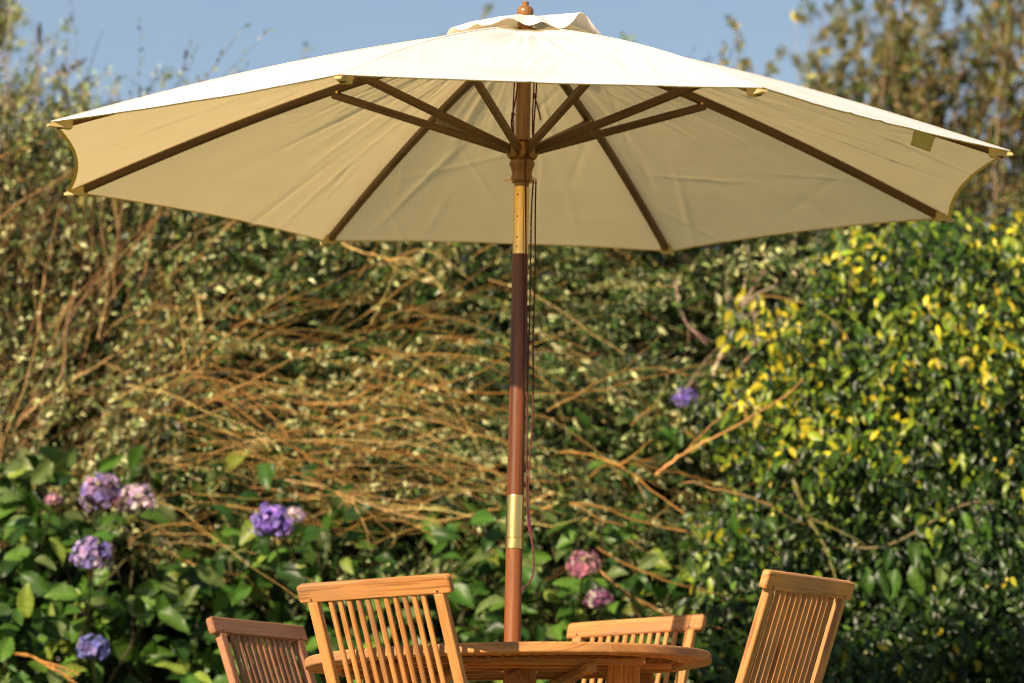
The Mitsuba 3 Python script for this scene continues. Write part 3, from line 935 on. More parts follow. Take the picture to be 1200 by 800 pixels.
def smoothstep_np(a, b, x):
    t = np.clip((x - a) / (b - a), 0, 1)
    return t * t * (3 - 2 * t)


silver_shrub('silvery small-leaved shrub in the middle of the hedge behind the pole', 1700, (430, 900, 230, 800), sweep(0.8, -0.05, 0.40, 0.35),
             [DARK, OLIVE, MID, STRAW, SAGE, PALE], [1.4, 1.8, 2.8, 0.35, 1.7, 1.7], not_green, seed=3)
silver_shrub('olive and straw coloured small-leaved shrub left of the pole under the canopy', 1450, (130, 470, 190, 720), sweep(0.75, 0.05, 0.42, 0.2),
             [DARK, OLIVE, MID, BRONZE, STRAW, PALE], [1.6, 2.0, 2.8, 0.35, 0.8, 1.5], not_green, seed=9)
silver_shrub('grey twiggy shrub with upright copper stems at the left edge', 2300, (-380, 190, 190, 700), sweep(0.38, 0.85, 0.32, 0.1),
             [DARK, OLIVE, BRONZE, STRAW, SAGE, PALE], [1.6, 1.6, 0.7, 0.7, 2.0, 1.3], not_green, nl=20, Lm=0.40, ll=0.036, lw=0.0145, name='grey_leaved_shrub', stemcol=(0.19, 0.11, 0.06), seed=14)
silver_shrub('rust and olive thicket under the right side of the canopy', 1000, (640, 1020, 230, 450), sweep(0.35, 0.5, 0.45, 0.4),
             [DARK, OLIVE, MID, BRONZE, STRAW], [1.6, 2.2, 1.8, 0.9, 0.6], None, nl=18, Y=(3.9, 4.5), name='rust_leaved_shrub', stemcol=(0.13, 0.085, 0.045), seed=17)


shade_ivy_layer()


# long dry stems
def stem_set(kname, label, specs, cols, r=0.0045, Y=(3.1, 3.5), cat='plant', fine=None):
    """specs: lists of picture points a stem passes, each with a depth of its own"""
    k = key(kname)
    tag(k, label, cat)
    for pts, rr_ in specs:
        Ys = rng.uniform(*Y) + np.cumsum(rng.normal(0, 0.05, len(pts)))
        P = spline([at(px_, py_, yy + (700 - py_) / 334 * 0.42) for (px_, py_), yy in zip(pts, Ys)], 28)
        P += 0.0022 * np.cumsum(rnd(28, 3), 0)
        R = np.linspace(1.0, 0.35, 28) * r * rr_ * (1 + 0.12 * rnd(28)) * np.where(np.arange(28) % 5 == 2, 1.22, 1.0)
        v, f = tube_batch(P[None], R[None], 6)
        c = np.repeat(pick([cols[int(rng.integers(len(cols)))]], [1], 1, 0.2) * (1 + 0.16 * rnd(28, 1)), 6, 0)
        pr, pc = [v], [c]
        pf, off = [f], len(v)
        for _ in range(int(rng.integers(2, 5))):      # side shoots
            i = int(rng.integers(4, 24))
            g_ = unit(P[i + 1] - P[i]) + 0.55 * rnd(3) * [1, 0.5, 1]
            Q = grow(P[i][None], g_[None], rng.uniform(0.08, 0.26), 9, (0, 0, -0.1), 0.14)
            v2, f2 = tube_batch(Q, np.linspace(0.75, 0.25, 9)[None] * R[i], 5)
            pr.append(v2)
            pf.append(f2 + off)
            pc.append(np.broadcast_to(c[i * 6], v2.shape))
            off += len(v2)
        v, f, c = np.vstack(pr), np.vstack(pf), np.vstack(pc)
        put(k + '__stem', trimesh.Trimesh(v, f, process=False), 'stem_bark', smooth=True, color=np.clip(c, 0.01, 0.9))
    if fine is not None:
        st = Mass()
        for (n, bx_, dirs, L0, r0, yy) in fine:
            P0, a = scatter_px(n, *bx_, *yy)
            P = grow(P0, dirs(a, n), L0 * np.exp(0.35 * rnd(n)), 12, (0, 0, -0.35), 0.10)
            v, f = tube_batch(P, np.linspace(1, 0.4, 12)[None] * (r0 * np.exp(0.3 * rnd(n, 1))), 4)
            st.add(v, f, np.repeat(pick(cols, np.ones(len(cols)), n, 0.3), 48, 0))
        st.put(k + '__fine_stems', 'stem_bark', kind='stuff')
    return k


TAN, RUST, GREYB = (0.40, 0.230, 0.066), (0.30, 0.150, 0.036), (0.34, 0.26, 0.17)
stem_set('dry_stem_clump', 'tangle of long tan dry stems swept to the right, left of the pole', [
    ([(205, 452), (250, 440), (285, 455), (330, 500), (420, 565)], 1.1), ([(215, 470), (265, 468), (320, 505), (390, 545), (455, 590)], 1.1),
    ([(235, 490), (300, 520), (360, 548), (430, 560)], 1.0), ([(225, 505), (310, 545), (400, 555), (590, 520)], 1.15),
    ([(240, 430), (300, 400), (350, 372), (420, 350), (470, 300)], 0.9), ([(200, 455), (260, 420), (330, 380), (400, 365)], 0.9),
    ([(330, 545), (430, 530), (520, 528), (590, 519)], 1.2), ([(355, 470), (420, 468), (480, 462), (560, 470)], 1.0),
    ([(380, 505), (440, 470), (500, 420), (540, 380)], 0.9), ([(215, 512), (222, 555), (240, 600), (262, 640), (300, 665)], 1.35),
    ([(232, 575), (280, 625), (310, 660), (345, 672)], 1.1), ([(270, 545), (330, 590), (400, 600), (470, 620)], 0.9),
    ([(300, 560), (380, 575), (450, 600), (560, 612)], 0.8), ([(420, 590), (470, 612), (520, 620), (585, 605)], 0.9),
    ([(232, 345), (236, 390), (238, 430)], 1.1), ([(205, 360), (214, 400), (216, 432)], 0.9), ([(290, 440), (360, 455), (420, 490), (500, 500)], 0.8),
    ([(400, 280), (440, 300), (480, 310), (510, 345)], 1.0), ([(400, 480), (450, 440), (480, 408)], 1.1)],
    [TAN, RUST, TAN, (0.50, 0.34, 0.12)], r=0.0036,
    fine=[(170, (130, 500, 350, 640), sweep(0.95, 0.0, 0.25), 0.60, 0.0013, (3.0, 3.4)), (70, (100, 580, 230, 480), sweep(0.65, 0.5, 0.30), 0.46, 0.0014, (3.1, 3.8)),
          (55, (430, 900, 290, 720), sweep(0.9, 0.05, 0.30, 0.4), 0.44, 0.0013, (3.05, 3.6))])
stem_set('copper_stem_clump', 'copper brown upright stems leaning right at the left edge below the canopy', [
    ([(20, 500), (60, 420), (100, 340), (150, 275), (165, 245)], 1.0), ([(60, 450), (95, 390), (150, 330), (190, 290)], 1.0), ([(150, 300), (172, 275), (170, 320), (160, 345)], 1.1),
    ([(80, 360), (120, 330), (170, 305), (200, 310)], 0.9), ([(100, 345), (150, 300), (180, 250), (200, 220)], 0.9), ([(10, 420), (18, 360), (10, 300), (30, 240)], 1.0),
    ([(45, 400), (55, 330), (70, 270), (80, 235)], 0.9), ([(28, 490), (90, 440), (140, 410), (185, 373)], 1.3), ([(35, 640), (55, 610), (90, 560), (130, 520), (155, 500)], 1.2),
    ([(110, 400), (150, 370), (190, 350), (220, 330)], 0.9), ([(115, 340), (118, 300), (135, 260)], 0.9)],
    [(0.33, 0.190, 0.072), (0.26, 0.145, 0.055), (0.38, 0.25, 0.12)], r=0.0042, Y=(3.3, 3.6),
    fine=[(250, (-350, 200, 250, 600), sweep(0.45, 0.8, 0.25, 0.08), 0.42, 0.0021, (3.15, 3.9)), (50, (-350, 150, 240, 340), sweep(0.2, 0.95, 0.22, 0.3), 0.32, 0.0024, (3.5, 4.1))])
stem_set('bramble', 'long rust coloured bramble canes crossing the hedge right of the pole', [
    ([(770, 556), (830, 520), (890, 488), (945, 450)], 1.25), ([(620, 600), (690, 592), (760, 610), (840, 622), (910, 640)], 1.15), ([(700, 640), (760, 672), (820, 690), (880, 700)], 1.0),
    ([(690, 560), (740, 548), (800, 560), (870, 580)], 0.9), ([(740, 500), (770, 480), (800, 500), (830, 520)], 0.8), ([(640, 480), (690, 450), (740, 430), (800, 435)], 0.9),
    ([(700, 665), (745, 700), (790, 722), (840, 735)], 0.9), ([(655, 530), (720, 545), (790, 600), (860, 640)], 0.8), ([(800, 565), (850, 575), (905, 590)], 0.9)],
    [RUST, (0.40, 0.20, 0.07), TAN], r=0.0037, Y=(2.78, 2.95))
stem_set('grey_branch', 'bare grey-brown branches under the right side of the canopy', [
    ([(835, 440), (850, 400), (862, 360), (868, 320), (872, 285)], 1.5), ([(850, 400), (875, 355), (892, 325), (905, 300)], 1.2), ([(862, 360), (850, 330), (846, 300), (840, 285)], 1.0),
    ([(800, 460), (825, 430), (850, 418), (875, 405)], 1.2), ([(870, 430), (895, 400), (912, 385), (930, 350)], 1.2), ([(905, 395), (935, 340), (960, 300), (990, 268)], 1.0),
    ([(790, 330), (800, 370), (830, 400)], 0.9), ([(885, 345), (884, 375), (890, 400)], 0.9)],
    [(0.26, 0.195, 0.125), (0.22, 0.165, 0.11)], r=0.0046, Y=(3.15, 3.4), cat='branch')
stem_set('fallen_cane', 'thin brown cane lying among the hydrangea leaves, lower left corner', [([(18, 765), (50, 778), (75, 790), (100, 802)], 1.0)], [RUST], r=0.0055, Y=(2.6, 2.7))
stem_set('curved_shoot', 'long pale green shoot curving down through the evergreen, above the right chair', [([(930, 560), (950, 600), (966, 635), (980, 678)], 1.2)], [(0.20, 0.20, 0.06)], r=0.0062, Y=(2.85, 2.9))

# hydrangeas
HL = [big_leaf(100 + i) for i in range(10)]
HCOL = [(0.042, 0.104, 0.014), (0.072, 0.150, 0.020), (0.020, 0.054, 0.009), (0.175, 0.240, 0.036), (0.105, 0.150, 0.044)]
HVAR = []
for i, tmp in enumerate(HL):
    for j, c in enumerate(HCOL):
        cv = np.tile(np.array(c), (len(tmp[0]), 1)) * np.exp(0.12 * rnd(1, 1))
        ix_ = np.arange(len(tmp[0]))
        rib = 1 + 0.30 * (ix_ % 5 == 2) + 0.16 * ((ix_ // 5) % 2) - 0.10 * np.isin(ix_ % 5, (0, 4)) + 0.10 * rng.standard_normal(len(ix_))
        HVAR.append(mikit.ply(trimesh.Trimesh(tmp[0], tmp[1], process=False), 'leaf_soft', smooth=True, color=np.clip(cv * rib[:, None], 0, 1)))


def leaf_part(name, variant, p, d, nrm_, L, W):
    M = frame(p, d, nrm_)
    M[:3, :3] = M[:3, :3] @ np.diag([L, W, L])
    scene[key(name)] = {**variant, 'to_world': T(M)}


def flower_head(k, p, r, cols, label):
    ms = Mass()
    n = int(90)
    i = np.arange(n) + 0.5
    ph = np.arccos(1 - 2 * i / n)
    th_ = PI * (1 + 5 ** 0.5) * i
    d = np.stack([np.cos(th_) * np.sin(ph), np.sin(th_) * np.sin(ph), np.cos(ph)], 1)
    d = unit(d + 0.13 * rnd(n, 3))
    keep = d[:, 2] > -0.6
    d = d[keep]
    rad_ = r * np.array([1, 1, 0.88]) * (1 + 0.10 * rnd(len(d), 1) + 0.22 * (meshkit.noise(d * 1.6 + p * 7, seed=3)[:, None] - 0.5))
    c0 = p + d * rad_
    base = pick(cols, np.ones(len(cols)), len(d), 0.32)
    old = rng.uniform(0, 1, len(d)) < 0.10
    base[old] = pick([(0.30, 0.24, 0.13), (0.35, 0.36, 0.20)], [1, 1], int(old.sum()))
    pl = r * 0.245 * np.exp(0.22 * rnd(len(d)))
    for q in range(4):
        t1 = unit(np.cross(d, np.array([0.3, 0.2, 1.0])))
        t2 = np.cross(d, t1)
        an = (rng.uniform(0, PI, len(d)) * 0 + (np.arange(len(d)) * 0.7) + q * PI / 2)[:, None]
        pd = t1 * np.cos(an) + t2 * np.sin(an)
        v, f, m_ = leaves(LEAF4, c0, unit(pd + 0.18 * d), unit(d + 0.38 * rnd(len(d), 3)), pl, pl)
        ms.add(v, f, np.repeat(base, m_, 0))
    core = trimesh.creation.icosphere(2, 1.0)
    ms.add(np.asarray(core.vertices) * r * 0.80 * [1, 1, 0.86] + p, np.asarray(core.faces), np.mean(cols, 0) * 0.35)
    ms.put(k + '__flower_head', 'petal', label=label)


def hydrangea(label, n_big, n_bg, box_px, Y, heads, dens=None, ll=(0.072, 0.125)):
    k = key('hydrangea_bush')
    tag(k, label, 'hydrangea', None)
    P, a = scatter_px(n_big, *box_px, Y[0], Y[0] + 0.35, dens)
    for p in P:
        an = rng.uniform(0, 2 * PI)
        d = np.array([math.cos(an), -0.55 + 0.5 * rng.normal(), 0.55 * math.sin(an) - 0.12])
        nn = np.array([-0.2, -0.75, 0.75]) + 0.42 * rng.normal(size=3)
        L = rng.uniform(*ll)
        leaf_part(k + '__leaf', HVAR[int(rng.integers(10)) * 5 + int(rng.choice(5, p=[0.28, 0.2, 0.3, 0.08, 0.14]))], p, d, nn, L, L * rng.uniform(0.48, 0.60))
    lf = Mass()
    P, a = scatter_px(n_bg, *box_px, Y[0] + 0.3, Y[1], dens)
    for i, ix in enumerate(np.array_split(np.arange(n_bg), len(HL))):
        m_ = len(ix)
        v, f, q = leaves(HL[i], P[ix], unit(np.array([0, -0.4, -0.1]) + rnd(m_, 3) * [1, 0.5, 0.7]), unit(np.array([-0.2, -0.7, 0.8]) + 0.5 * rnd(m_, 3)), rng.uniform(*ll, m_), rng.uniform(*ll, m_) * 0.55)
        lf.add(v, f, np.repeat(pick(HCOL, [2, 2, 3, 1, 1], m_), q, 0))
    lf.put(k + '__inner_leaves', 'leaf_soft', kind='stuff', smooth=True)
    st = Mass()
    P0, a = scatter_px(60, *box_px, Y[0] + 0.35, Y[1], dens)
    Pg = grow(P0 - [0, 0, 0.25], unit(np.array([0, -0.25, 1.0]) + 0.25 * rnd(60, 3)), 0.4, 6, (0, 0, 0.1), 0.08)
    v, f = tube_batch(Pg, np.full((60, 6), 0.004), 5)
    st.add(v, f, np.repeat(pick([(0.07, 0.07, 0.03)], [1], 60), 30, 0))
    for (hx, hy, hr, cols, lab, yy) in heads:
        p = at(hx, hy, yy)
        flower_head(k, p, hr / 345.0, cols, lab)
        Pg = np.linspace(p, p + [rng.normal() * 0.05, 0.42, -0.22], 6)[None]
        v, f = tube_batch(Pg, np.full((1, 6), 0.004), 5)
        st.add(v, f, (0.06, 0.075, 0.025))
    st.put(k + '__stems', 'stem_bark', kind='stuff')
    return k


VIO, LIL, PNK, CRM, BLU, MAU = (0.27, 0.22, 0.52), (0.44, 0.32, 0.54), (0.52, 0.27, 0.31), (0.62, 0.52, 0.46), (0.19, 0.21, 0.50), (0.40, 0.22, 0.34)


def dens_left(x, y):
    top = 545 + 130 * (meshkit.fbm(np.stack([x * 0.011, y * 0.006, x * 0], -1), 3, seed=81) - 0.5) * 2 + np.clip(x - 330, 0, 400) * 0.30
    return hollows(x + 300, y) * smoothstep_np(-40, 90, y - top) * (1 - 0.6 * smoothstep_np(230, 400, x) * smoothstep_np(740, 660, y))


hydrangea('hydrangea with violet and lilac flower heads and broad green leaves, lower left corner', 300, 1500, (-420, 470, 540, 900), (2.70, 3.55), [
    (118, 577, 24, [LIL, VIO, PNK, (0.5, 0.35, 0.6)], 'purple-pink flower head, left of a touching pair', 2.62),
    (158, 587, 22, [CRM, LIL, (0.66, 0.50, 0.55)], 'faded lilac and cream flower head, right of a touching pair', 2.66),
    (107, 650, 21, [VIO, (0.30, 0.22, 0.52), LIL], 'violet flower head below the touching pair', 2.58),
    (108, 760, 17, [BLU, (0.22, 0.24, 0.66), VIO], 'blue-violet flower head, lowest on the left', 2.55),
    (317, 612, 22, [(0.32, 0.20, 0.78), (0.40, 0.28, 0.82), VIO], 'bright violet flower head above the left chairs', 2.62),
    (345, 604, 11, [CRM, LIL], 'pale small flower head behind the bright violet one', 2.85),
    (63, 586, 9, [PNK, MAU], 'small crimson flower head at the left', 2.8)], dens_left)


def dens_mid(x, y):
    return smoothstep_np(560, 660, y + 26 * np.sin(x * 0.021)) * hollows(x + 300, y)


hydrangea('hydrangea with pink faded flower heads behind the table, right of the pole', 230, 520, (390, 900, 560, 880), (2.85, 3.6), [
    (684, 662, 18, [PNK, (0.56, 0.34, 0.36), (0.46, 0.19, 0.28)], 'pink flower head right of the pole', 2.7),
    (702, 701, 14, [MAU, (0.28, 0.09, 0.20), CRM], 'dusky mauve flower head below the pink one', 2.75)], dens_mid, ll=(0.070, 0.120))
hydrangea('small hydrangea sprig with one violet flower head, amid the hedge right of the pole', 26, 20, (660, 850, 470, 545), (3.2, 3.6), [
    (803, 466, 13, [VIO, (0.30, 0.22, 0.72)], None, 3.1)], None, ll=(0.07, 0.11))

# evergreen with glossy, partly yellow leaves
EV = [(big_leaf(300 + i, 7, False)) for i in range(6)]


def evergreen_dens(x, y):
    n_ = meshkit.fbm(np.stack([x * 0.012, y * 0.012, x * 0], -1), 3, seed=41)
    edge = 855 - (y - 450) * 0.12 + 190 * (n_ - 0.5) + 120 * smoothstep_np(380, 250, y)
    top = 304 - 34 * smoothstep_np(930, 1150, x) + 110 * (n_ - 0.5)
    return smoothstep_np(-55, 45, x - edge) * smoothstep_np(-35, 30, y - top)


def yellow_share(x, y):
    n_ = meshkit.fbm(np.stack([x * 0.010 + 5, y * 0.010, x * 0], -1), 3, seed=43)
    a = smoothstep_np(620, 330, y) * (1 - 0.35 * smoothstep_np(1010, 1150, x))
    return np.clip(0.58 * a * np.clip((n_ - 0.30) * 4, 0.1, 1.2), 0.02, 0.75)


k = key('evergreen_shrub')
tag(k, 'glossy evergreen shrub with many yellow leaves filling the right side of the hedge', 'shrub')
EVD, EVM, EVY, EVG = (0.010, 0.026, 0.006), (0.038, 0.080, 0.010), (0.43, 0.37, 0.022), (0.165, 0.225, 0.018)
EVV = {}
for i, tmp in enumerate(EV):
    for j, c in enumerate((EVD, EVM, EVY, EVG)):
        EVV[i, j] = mikit.ply(trimesh.Trimesh(tmp[0], tmp[1], process=False), 'leaf_glossy', smooth=True, color=np.clip(np.tile(np.array(c), (len(tmp[0]), 1)) * np.exp(0.15 * rng.normal() + 0.20 * rnd(len(tmp[0]), 1)), 0, 1))


def ev_orient(n):
    d = unit(np.array([0, -0.45, -0.75])[None] + rnd(n, 3) * [0.65, 0.35, 0.45])
    return d, unit(np.array([-0.25, -0.85, 0.45])[None] + 0.42 * rnd(n, 3))


def lumps(P):
    """the crown swells in rounded clumps"""
    P = P.copy()
    P[:, 1] += 0.8 * (meshkit.fbm(P * [2.6, 0, 2.6] + 5, 3, seed=47) - 0.5)
    return P


P, a = scatter_px(300, 830, 1215, 265, 800, 2.86, 2.98, evergreen_dens)
P = lumps(P)
d, nn = ev_orient(300)
ys = rng.uniform(0, 1, 300) < yellow_share(a[:, 0], a[:, 1])
for i in range(300):
    L = 0.041 * math.exp(0.25 * rng.normal())
    leaf_part(k + '__leaf', EVV[int(rng.integers(6)), (2 if rng.uniform() < 0.7 else 3) if ys[i] else int(rng.uniform() < 0.6)], P[i], d[i], nn[i], L, L * rng.uniform(0.46, 0.58))
lf = Mass()
n = 47000
P, a = scatter_px(n, 800, 1650, 230, 900, 2.9, 3.75, evergreen_dens)
P = lumps(P)
depth = rng.uniform(0, 1, n)
d, nn = ev_orient(n)
out_ = np.clip(1.25 - (P[:, 1] - 2.9 - (700 - a[:, 1]) / 334 * 0.42) / 0.45, 0, 1)        # yellow and pale green leaves grow rarer with depth
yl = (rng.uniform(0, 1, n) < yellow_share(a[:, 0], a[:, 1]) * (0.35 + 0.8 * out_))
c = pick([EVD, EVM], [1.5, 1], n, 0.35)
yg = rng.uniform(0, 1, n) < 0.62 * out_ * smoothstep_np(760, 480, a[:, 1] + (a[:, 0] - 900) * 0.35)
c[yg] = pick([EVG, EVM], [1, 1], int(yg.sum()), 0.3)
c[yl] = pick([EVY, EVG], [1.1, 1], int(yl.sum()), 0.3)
sz = 0.038 * np.exp(0.25 * rnd(n))
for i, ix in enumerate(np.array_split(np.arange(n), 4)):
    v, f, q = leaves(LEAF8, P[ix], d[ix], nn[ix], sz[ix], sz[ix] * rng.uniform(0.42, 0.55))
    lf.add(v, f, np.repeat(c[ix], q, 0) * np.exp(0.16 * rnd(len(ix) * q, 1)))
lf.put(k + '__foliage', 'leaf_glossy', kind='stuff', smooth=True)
st = Mass()
P0, a = scatter_px(160, 850, 1600, 330, 900, 3.1, 3.7, evergreen_dens)
Pg = grow(lumps(P0), unit(np.array([0.1, -0.4, 0.8]) + 0.4 * rnd(160, 3)), 0.35, 7, (0, 0, -0.2), 0.1)
v, f = tube_batch(Pg, np.linspace(0.004, 0.0015, 7)[None], 4)
st.add(v, f, np.repeat(pick([(0.20, 0.13, 0.06), (0.10, 0.12, 0.04)], [1, 1], 160), 28, 0))
st.put(k + '__twigs', 'stem_bark', kind='stuff')

# drooping big-leaved climber in the shaded lower right
k = key('climber')
tag(k, 'climber with long drooping pointed green leaves right of the right chair', 'plant')
for (lx, ly, L, c) in [(1085, 640, 0.13, 0), (1070, 660, 0.14, 1), (1050, 665, 0.15, 0), (1030, 665, 0.13, 2), (1098, 615, 0.12, 3), (1112, 620, 0.12, 0), (1130, 600, 0.11, 1), (1140, 630, 0.12, 2),
                       (1015, 668, 0.12, 0), (1065, 690, 0.13, 2), (1090, 690, 0.12, 4), (1152, 605, 0.10, 0), (1108, 655, 0.12, 4), (1045, 640, 0.10, 2)]:
    leaf_part(k + '__leaf', HVAR[int(rng.integers(10)) * 5 + c], at(lx, ly, 3.0 + rng.uniform(-0.05, 0.05)), [0.15 + 0.3 * rng.normal(), -0.2, -1], [-0.35 + 0.35 * rng.normal(), -0.9, 0.2], L * 0.85, L * 0.40)
put(k + '__stem', trimesh.Trimesh(*tube_batch(spline([at(1000, 640, 3.1), at(1060, 630, 3.06), at(1110, 600, 3.05), at(1170, 590, 3.1)], 20)[None], np.full((1, 20), 0.004), 6), process=False), 'stem_bark', smooth=True,
    color=np.tile([0.20, 0.15, 0.07], (120, 1)))


# upright willowy shrubs on the bank
def willow(label, bases, n_sh, hpx, Y, cols, w, group=None, name='willow_shrub', nl=64, ll=0.044, lw=0.0185, stemcol=(0.20, 0.14, 0.07), lean=(0.05, 0), side=16, r0=0.005):
    """bases: picture columns between which the shoots stand; hpx: (lowest, highest) rows their tips reach"""
    k = key(name)
    tag(k, label, 'shrub', group)
    lf, st = Mass(), Mass()
    cx = rng.uniform(*bases, n_sh)
    top = rng.uniform(*hpx, n_sh)
    tips = np.array([at(x_, y_, rng.uniform(*Y)) for x_, y_ in zip(cx, top)])
    foot = np.stack([tips[:, 0] - lean[0] - 0.10 * rnd(n_sh), tips[:, 1] + 0.1 * rnd(n_sh), np.full(n_sh, 1.85)], 1)
    t = np.linspace(0, 1, 12)[None, :, None]
    P = foot[:, None] * (1 - t) + tips[:, None] * t + 0.05 * np.sin(PI * t) * rnd(n_sh, 1, 3) * [1, 1, 0.2]
    v, f = tube_batch(P, np.linspace(1, 0.3, 12)[None] * r0 * np.exp(0.2 * rnd(n_sh, 1)), 4)
    st.add(v, f, np.repeat(pick([stemcol], [1], n_sh, 0.25), 48, 0))
    # side twigs with leaves, shorter to the tip
    q, tg, tt = along(P, side, 0.12, 0.99)
    q, tg, tt = q.reshape(-1, 3), tg.reshape(-1, 3), tt.reshape(-1)
    D0 = unit(tg * 0.9 + 0.55 * rnd(len(q), 3))
    twigs(lf, st, q, D0, (0.27 * (1 - tt) + 0.07) * np.exp(0.3 * rnd(len(q))), nl // 4, None, ll, lw, cols, w, bend=(0, 0, 0.1), k=4, r0=0.0017, stemcol=stemcol, spread=0.7, var=0.3)
    lf.put(k + '__foliage', 'leaf_dull', kind='stuff')
    st.put(k + '__stems', 'stem_bark', kind='stuff')
    return k


WB, WG, WY = (0.17, 0.130, 0.045), (0.125, 0.145, 0.036), (0.46, 0.38, 0.05)
GRP = 'willowy shrubs rising above the canopy on the right'
willow('sparse willowy shrub with scattered yellow leaves right of the canopy peak', (845, 985), 14, (20, 130), (5.2, 6.2), [WB, WG, WY, SAGE], [2, 2, 0.6, 0.6], GRP, side=11)
willow('tall willowy shrub against the sky between the sparse one and the densest at right', (945, 1080), 30, (-40, 90), (5.4, 6.6), [WB, WG, WY, OLIVE], [2, 2, 0.15, 1], GRP)
willow('dense brown-green willowy shrub in the upper right corner', (1035, 1330), 72, (-110, 80), (5.2, 6.8), [WB, WG, BRONZE, OLIVE], [2, 2, 1, 1.2], GRP, side=18)
willow('brown leafy thicket below the right tip of the canopy', (900, 1420), 55, (80, 240), (4.9, 5.6), [WB, BRONZE, OLIVE, WG, STRAW], [2, 1.2, 1.5, 1.5, 0.4], None, name='brown_thicket', side=18)
willow('thicket hidden by the canopy whose tips show just above it', (190, 860), 30, (110, 190), (5.0, 5.8), [WB, OLIVE, WG, STRAW], [1, 1.5, 1.5, 0.8], None, name='low_thicket', side=16)
willow('dark olive thicket behind the grey shrub, below the left tip of the canopy', (-420, 330), 60, (120, 230), (4.9, 5.7), [OLIVE, WB, SAGE, WG], [2, 1, 1.2, 1.5], None, name='olive_thicket', side=18, lw=0.017)
for (sx_, sy2, Yk, lab) in [(566, 8, 6.2, 'highest thin shoot, its leafy tip in the sky just left of the parasol finial'),
                            (734, 46, 6.0, 'thin shoot whose tip clears the canopy just right of the vent flap'),
                            (357, 55, 6.4, 'pale thin shoot rising over the left slope of the canopy, halfway to the peak'),
                            (192, 84, 5.8, 'thin shoot over the outer left slope of the canopy'),
                            (515, 40, 6.0, 'shoot tip peeping over the left end of the vent flap'),
                            (822, 72, 5.6, 'thin shoot over the right slope of the canopy, left of the willowy shrubs')]:
    k = key('tall_shoot')
    tag(k, lab, 'plant', 'thin shoots whose tips clear the canopy')
    lf, st = Mass(), Mass()
    tip = at(sx_, sy2, Yk)
    P = np.linspace(tip + [rng.normal() * 0.12, 0.05, -(tip[2] - 1.9)], tip, 10)[None]
    v, f = tube_batch(P, np.linspace(0.005, 0.0018, 10)[None], 4)
    st.add(v, f, np.array([0.22, 0.15, 0.08]))
    q, tg, tt = along(P, 7, 0.9, 1.0)
    q = q.reshape(-1, 3)
    n = len(q)
    v, f, m_ = leaves(LEAF8, q, unit(np.array([0.7, 0, 0.4]) + 0.4 * rnd(n, 3)), unit(np.array([0, -0.6, 0.8]) + 0.4 * rnd(n, 3)), 0.055, 0.024)
    lf.add(v, f, np.repeat(pick([WG, OLIVE, SAGE], [1, 1, 1], n), m_, 0))
    lf.put(k + '__foliage', 'leaf_dull')
    st.put(k + '__stem', 'stem_bark')

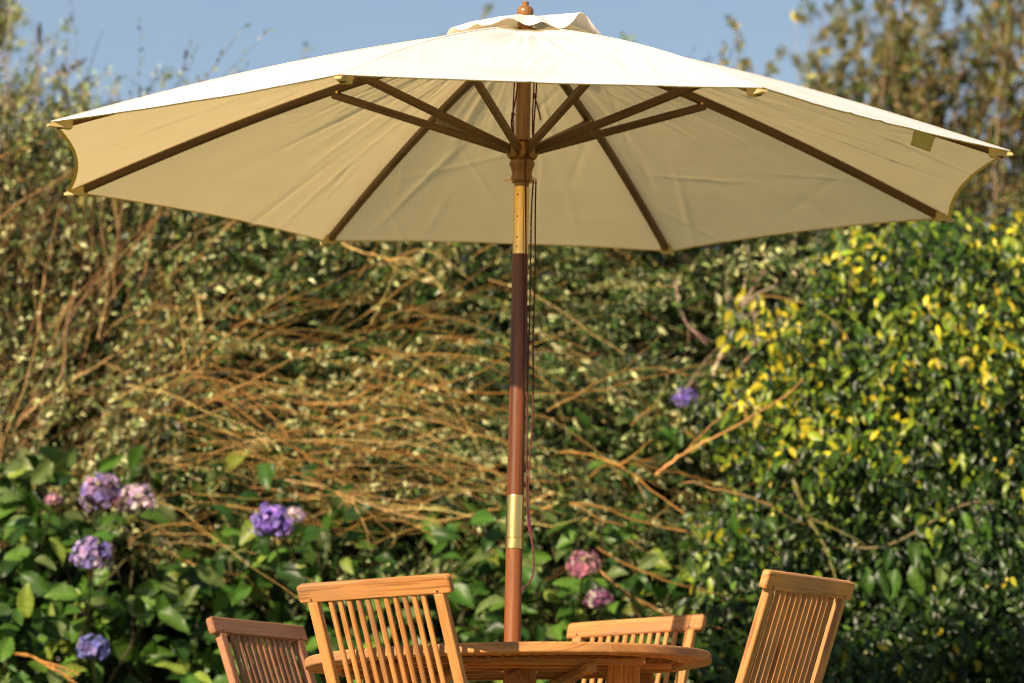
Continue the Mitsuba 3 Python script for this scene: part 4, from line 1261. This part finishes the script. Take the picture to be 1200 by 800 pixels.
# butterfly bush at the upper left
k = willow('grey butterfly bush with dark seed spikes against the sky, upper left', (-260, 105), 52, (-10, 140), (4.3, 5.0), [SAGE, PALE, OLIVE, WB], [2, 1, 1.4, 0.8], None, name='butterfly_bush', nl=60, ll=0.040, lw=0.013,
           stemcol=(0.28, 0.20, 0.14), side=13)
for (sx_, sy2, ang_, L) in [(46, 40, 88, 0.085), (85, 80, 35, 0.13), (96, 100, 42, 0.095), (15, 112, 110, 0.08), (-30, 60, 80, 0.12)]:
    c = at(sx_, sy2, 4.5)
    d = np.array([math.cos(math.radians(ang_)), -0.1, math.sin(math.radians(ang_))])
    s_ = Mass()
    n = 110
    t = rng.uniform(-0.5, 0.5, n)
    off = unit(np.cross(d, rnd(n, 3)))
    rr_ = 0.013 * np.sqrt(np.clip(1.02 - (t * 2) ** 2 * 0.8, 0.05, 1)) * (1 - 0.4 * (t + 0.5))
    v, f, m_ = leaves(LEAF4, c + d * (t * L)[:, None], unit(off + d * 0.5), unit(rnd(n, 3)), rr_ * 1.3, 0.008)
    s_.add(v, f, np.repeat(pick([(0.045, 0.035, 0.040), (0.09, 0.07, 0.06)], [2, 1], n), m_, 0))
    s_.put(k + '__seed_spike', 'leaf_dull')
    P = spline([c + d * L * 0.4, c - d * L, c - d * L * 1.8 + [0, 0, -0.12], c + [-0.25 * d[0] - 0.05, 0.05, -0.7]], 14)
    v, f = tube_batch(P[None], np.full((1, 14), 0.0028), 5)
    put(k + '__spike_stem', trimesh.Trimesh(v, f, process=False), 'stem_bark', smooth=True, color=np.tile([0.26, 0.20, 0.13], (len(v), 1)))

# distant pine, mostly beyond the left edge of the picture
tag('pine_tree', 'distant pine blurred against the sky in the upper left corner', 'tree')
tc = at(-62, 110, 14.0)
P = np.stack([np.full(12, tc[0]), np.full(12, 14.0), np.linspace(-0.1, tc[2] + 0.75, 12)], 1)
P[:, 0] += 0.06 * np.sin(np.arange(12))
v, f = tube_batch(P[None], np.linspace(0.13, 0.02, 12)[None], 8)
put('pine_tree__trunk', trimesh.Trimesh(v, f, process=False), 'stem_bark', smooth=True, color=np.tile([0.16, 0.10, 0.06], (len(v), 1)))
lf, st = Mass(), Mass()
n = 70
zb = rng.uniform(1.4, tc[2] + 0.6, n)
an = rng.uniform(0, 2 * PI, n)
Lb = 0.25 + 0.34 * np.clip(tc[2] + 0.7 - zb, 0.1, 3.2)
Pg = grow(np.stack([np.full(n, tc[0]), np.full(n, 14.0), zb], 1), np.stack([np.cos(an), np.sin(an), np.full(n, 0.35)], 1), Lb, 7, (0, 0, 0.2), 0.08)
v, f = tube_batch(Pg, np.linspace(0.02, 0.006, 7)[None], 4)
st.add(v, f, np.array([0.14, 0.09, 0.05]))
q, tg, tt = along(Pg, 34, 0.25, 1.0)
q, tg = q.reshape(-1, 3), tg.reshape(-1, 3)
for _ in range(3):
    v, f, m_ = leaves(LEAF4, q, unit(tg * 0.5 + 0.9 * rnd(len(q), 3)), unit(rnd(len(q), 3)), 0.13, 0.022)
    lf.add(v, f, np.repeat(pick([(0.090, 0.085, 0.026), (0.18, 0.130, 0.040), (0.115, 0.110, 0.035)], [2, 1.2, 1.5], len(q)), m_, 0))
lf.put('pine_tree__crown', 'leaf_dull', kind='stuff')
st.put('pine_tree__branches', 'stem_bark', kind='stuff')
